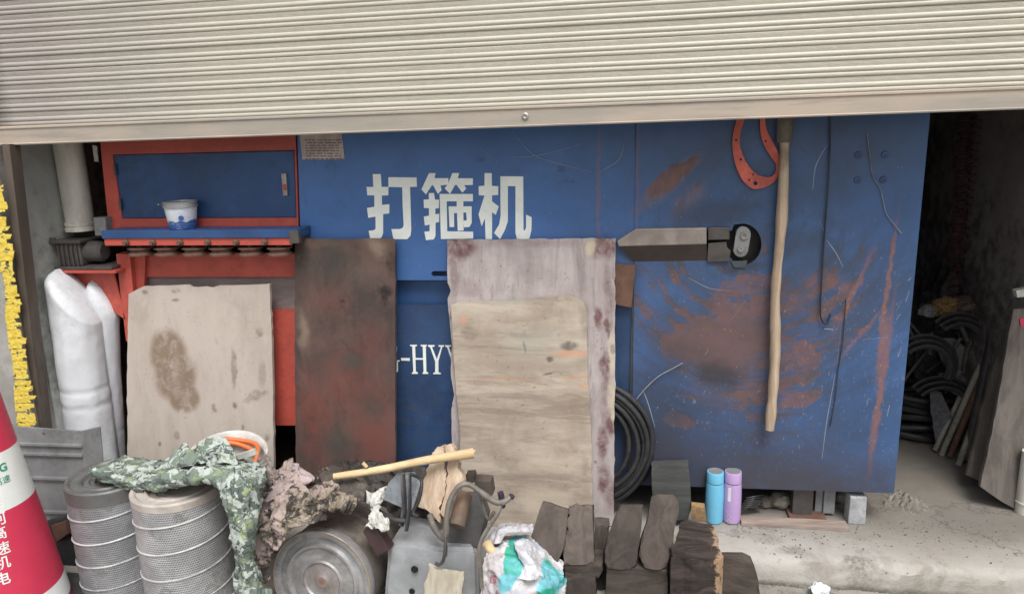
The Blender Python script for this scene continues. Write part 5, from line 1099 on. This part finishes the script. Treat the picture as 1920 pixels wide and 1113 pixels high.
# black strap loops
bm = BM()
tube(bm, [u(755, 888, 2.20), u(757, 920, 2.17), u(758, 955, 2.15), u(752, 985, 2.12)], .010, 8, flat=.4); tube(bm, [u(768, 886, 2.20), u(768, 920, 2.16), u(768, 950, 2.14), u(762, 995, 2.11)], .008, 8, flat=.4)
tube(bm, [u(770, 888, 2.2), u(790, 900, 2.16), u(786, 935, 2.13), u(775, 960, 2.12), u(784, 968, 2.11)], .006, 8)
tube(bm, [u(710, 958, 2.14), u(735, 972, 2.12), u(760, 975, 2.12)], .008, 8, flat=.5)
obj('rubber_strap', bm, M['black'], label='black looping rubber straps over the bluish bent sheet', cat='strap', smooth=50)

# grey tank
T0 = Plane(2.10, 0, 2.14, .4)
tk = thing('grey_tank', 'dented grey metal tank with two holes in its front, in the middle of the junk', 'tank', (u(810, 1100, 2.15).x, 2.2, 0))
fl, fr = T0(728, 1016), T0(897, 1030); bl, br_ = T0(716, 1170), T0(902, 1170)
tbk = [u(764, 962, 2.34), u(868, 985, 2.36)]
bm = BM(); top = [fl, fr, tbk[1], tbk[0]]; botp = [Vector((bl.x, bl.y, .0)), Vector((br_.x, br_.y, .0)), Vector((tbk[1].x, 2.38, 0)), Vector((tbk[0].x, 2.36, 0))]
tv = [bm.verts.new(p) for p in top]; bv = [bm.verts.new(p) for p in botp]; bm.faces.new(tv); bm.faces.new(bv)
for i in range(4): bm.faces.new((tv[i], tv[(i + 1) % 4], bv[(i + 1) % 4], bv[i]))
bmesh.ops.bevel(bm, geom=list(bm.edges), offset=.014, segments=4, affect='EDGES'); bmesh.ops.subdivide_edges(bm, edges=[e for e in bm.edges if e.calc_length() > .05], cuts=6, use_grid_fill=True)
for v in bm.verts: v.co += Vector((0, 1, .5)) * mnoise.noise(v.co * 9) * .008
obj('shell', bm, worn('blue grey tank', (.33, .345, .36), .55, .25, dirt=(.33, .32, .30), da=.45, sc=8), tk, smooth=40)
for (x, y, r) in ((777, 1067, .0125), (772, 1108, .010)):
    bm = BM(); c = Plane(2.09, 0, 2.13, .4)(x, y); lathe(bm, [(r, -.002), (r * .85, .002), (r * .7, -.004), (.0005, -.004)], c, (0, -1, .1), 20); obj('hole', bm, M['hole'], tk)
# things on the tank
bm = BM(); slab(bm, [(838, 1022), (840, 985), (868, 930), (898, 932), (910, 968), (896, 1028)], Plane(2.13, .1, 2.25, .5), .09, .006); obj('rubber_block', bm, worn('slate rubber', (.075, .072, .075), .7, sc=9), label='dark slate coloured block standing on the grey tank', cat='block')
a, b = u(856, 985, 2.10), u(872, 925, 2.18)
bm = BM(); lathe(bm, [(.004, 0), (.006, -.002), (.026, -.002), (.028, .004), (.026, .105), (.02, .11)], a, (b - a), 24); obj('rusty_cylinder', bm, worn('brown cylinder', (.10, .075, .055), .65, dirt=(.2, .09, .05), sc=16), label='short brown rusty cylinder leaning on the slate block', cat='cylinder', smooth=35)
for pts, lb, Y in (([(890, 900), (920, 902), (924, 928), (905, 935), (888, 925)], 'small dark cube against the bare plywood behind the handle', 2.34), ([(872, 893), (887, 892), (890, 904), (875, 908)], 'tiny dark cube tucked beside the wood chunk', 2.34)):
    bm = BM(); slab(bm, pts, Plane(Y), .05, .003); obj('dark_cube', bm, S, label=lb, cat='block')
hm = worn('grimy handle', (.17, .155, .135), .6, .2, da=.4, sc=18)
hn = thing('bent_tube', 'grimy bent tubular handle arching over the slate block', 'handle', u(900, 940, 2.12))
bm = BM(); tube(bm, [u(806, 965, 2.16), u(815, 990, 2.12), u(830, 1008, 2.08), u(836, 1000, 2.07), u(838, 965, 2.08), u(846, 932, 2.1), u(862, 910, 2.11), u(880, 908, 2.12), u(900, 921, 2.12), u(918, 934, 2.12), u(932, 941, 2.12), u(945, 940, 2.12), u(958, 930, 2.13)], .0105, 12, wob=.45); obj('arch', bm, hm, hn, smooth=50)
bm = BM(); tube(bm, [u(940, 945, 2.12), u(932, 965, 2.1), u(915, 990, 2.08), u(902, 1015, 2.06), u(898, 1040, 2.05), u(902, 1075, 2.05), u(904, 1100, 2.05)], .0085, 10, flat=.55, wob=.4); obj('stay', bm, hm, hn, smooth=50)
bm = BM(); tube(bm, [u(905, 935, 2.14), u(908, 955, 2.14), u(916, 972, 2.14), u(926, 960, 2.13)], .006, 8); obj('inner_stay', bm, hm, hn, smooth=50)
bm = BM(); tube(bm, [u(942, 950, 2.14), u(940, 930, 2.14), u(938, 922, 2.14)], .010, 10); tube(bm, [u(958, 932, 2.13), u(960, 928, 2.13)], .010, 8, smooth=False); obj('knob', bm, worn('purple black knob', (.05, .04, .06), .4), hn, smooth=50)
bm = BM(); tube(bm, [u(834, 985, 2.08), u(835, 1010, 2.06), u(834, 1035, 2.05), u(830, 1052, 2.05), u(822, 1058, 2.05), u(817, 1054, 2.05)], .0055, 8); tube(bm, [u(838, 1022, 2.06), u(837, 1042, 2.05)], .003, 6, smooth=False); obj('hook', bm, M['steel'] if False else M['darksteel'], hn, smooth=50)

# split wood chunk
wc = thing('split_log', 'pale split log chunk with a long crack standing under the end of the stick', 'log', u(820, 960, 2.2))
WPn = Plane(2.20, .2, 2.33, .55)
for nm, pts in (('left_half', [(814, 842), (829, 834), (833, 842), (836, 880), (834, 915), (829, 935), (822, 958), (826, 980), (814, 972), (804, 956), (785, 950), (781, 936), (790, 912), (799, 888), (806, 862)]), ('right_half', [(836, 834), (845, 831), (851, 840), (860, 868), (869, 900), (853, 910), (842, 935), (833, 962), (828, 978), (825, 960), (832, 935), (838, 910), (839, 880)])):
    bm = BM(); slab(bm, jag(pts, 1.0, 7, 3), WPn, .045, .005)
    for v in bm.verts: v.co += Vector((mnoise.noise(v.co * 40), mnoise.noise(v.co * 30 + Vector((5, 0, 0))) * 2, 0)) * .003
    obj(nm, bm, M['paletimber'], wc, smooth=25)
bm = BM(); slab(bm, jag([(803, 1058), (822, 1068), (869, 1074), (866, 1113), (862, 1160), (790, 1160), (796, 1113)], 1.2, 8, 9), Plane(2.02, 0, 2.08, .4), .015, .002); obj('wood_offcut', bm, M['offcut'], label='pale ragged board offcut leaning on the front of the grey tank', cat='board')

# printed sack
def mk_sack():
    m = N('printed woven sack', tuple(u(980, 1100, 2.1))); SP = Plane(2.06, 0, 2.12, .4); v = m.warp(18, .025)
    a = m.noise(10, 6, .65); b = m.noise(48, 5, .7, .5)
    x = m.mix(m.mr(a, .35, .68), (.48, .45, .45), (.66, .66, .70))
    gr_ = m.ell(SP, [(965, 1045, 14, 40, 30), (960, 1020, 8, 20, 20), (1032, 1075, 20, 26, 20), (1050, 1090, 24, 22, 0)], v, .15)
    gcol = m.mix(m.mr(m.noise(4, 2, .5, st=(1, 1, 5), vec=m.vadd(m.P, (0, 0, .3))), .42, .58), (.02, .30, .20), (.18, .50, .58))
    x = m.mix(gr_, x, gcol)
    bl_ = m.ell(SP, [(985, 1090, 20, 14, 20), (1000, 1035, 10, 18, -30), (955, 1085, 8, 8, 0)], v, .3); x = m.mix(m.ma('MULTIPLY', bl_, .6), x, (.35, .52, .66))
    rd = m.ell(SP, [(932, 1080, 10, 30, 0), (950, 1105, 20, 10, 0)], v, .5); x = m.mix(m.ma('MULTIPLY', rd, m.mr(b, .48, .56)), x, (.40, .16, .2))
    x = m.mix(m.ma('MULTIPLY', m.mr(b, .56, .64), .7), x, (.14, .13, .12))
    return m.done(x, .6, 0, b, .2, .001, .35)
sk = thing('printed_sack', 'lumpy white sack with green and blue print between the tank and the timber blocks', 'sack', u(980, 1100, 2.1))
sm = mk_sack()
cl('sack_body', [[u(925, 1012, 2.28), u(950, 1000, 2.30), u(990, 1000, 2.3), u(1030, 1030, 2.30), u(1060, 1050, 2.3)], [u(915, 1022, 2.16), u(950, 1018, 2.14), u(990, 1025, 2.16), u(1025, 1050, 2.2), u(1058, 1065, 2.24)],
                 [u(912, 1045, 2.08), u(950, 1050, 2.05), u(990, 1055, 2.06), u(1030, 1070, 2.1), u(1058, 1082, 2.16)], [u(906, 1085, 2.07), u(945, 1090, 2.01), u(990, 1095, 2.01), u(1030, 1100, 2.05), u(1056, 1102, 2.14)], [u(902, 1200, 2.05), u(945, 1200, 2.02), u(990, 1200, 2.0), u(1030, 1200, 2.06), u(1054, 1200, 2.12)]], 70, 70, .008, (14, 14, 14), 5, sk, sm, .002)
cl('neck_fold', [[u(918, 1000, 2.24), u(932, 982, 2.26), u(960, 975, 2.27), u(1000, 978, 2.28)], [u(914, 1015, 2.17), u(930, 1000, 2.16), u(955, 985, 2.18), u(1000, 990, 2.22)], [u(916, 1022, 2.15), u(938, 1018, 2.12), u(955, 1000, 2.14), u(995, 998, 2.2)]], 50, 24, .008, (20, 20, 20), 8, sk, worn('dusty white film', (.50, .49, .52), .5, sc=14, da=.5, dirt=(.22, .2, .2)), .0015)
cl('torn_panel', [[u(962, 1008, 2.2), u(985, 1005, 2.2), u(1000, 1015, 2.2)], [u(968, 1030, 2.07), u(985, 1035, 2.05), u(1000, 1040, 2.08)], [u(985, 1060, 2.03), u(998, 1062, 2.02), u(1012, 1068, 2.04)], [u(975, 1085, 2.0), u(990, 1088, 1.99), u(1008, 1085, 2.01)]], 24, 40, .006, (22, 22, 22), 3, sk, worn('speckled white film', (.60, .61, .65), .5, sc=30, da=.5, dirt=(.2, .2, .2)), .0015)
a = u(922, 1032, 2.10); bm = BM(); tube(bm, [a + Vector((-.02, .02, .015)), a, u(934, 1042, 2.08)], lambda t: .020 - .010 * t, 10, n=6, wob=.4); obj('wood_knot', bm, M['stick'], label='small pale wood stub beside the sack mouth', cat='wood', smooth=40)
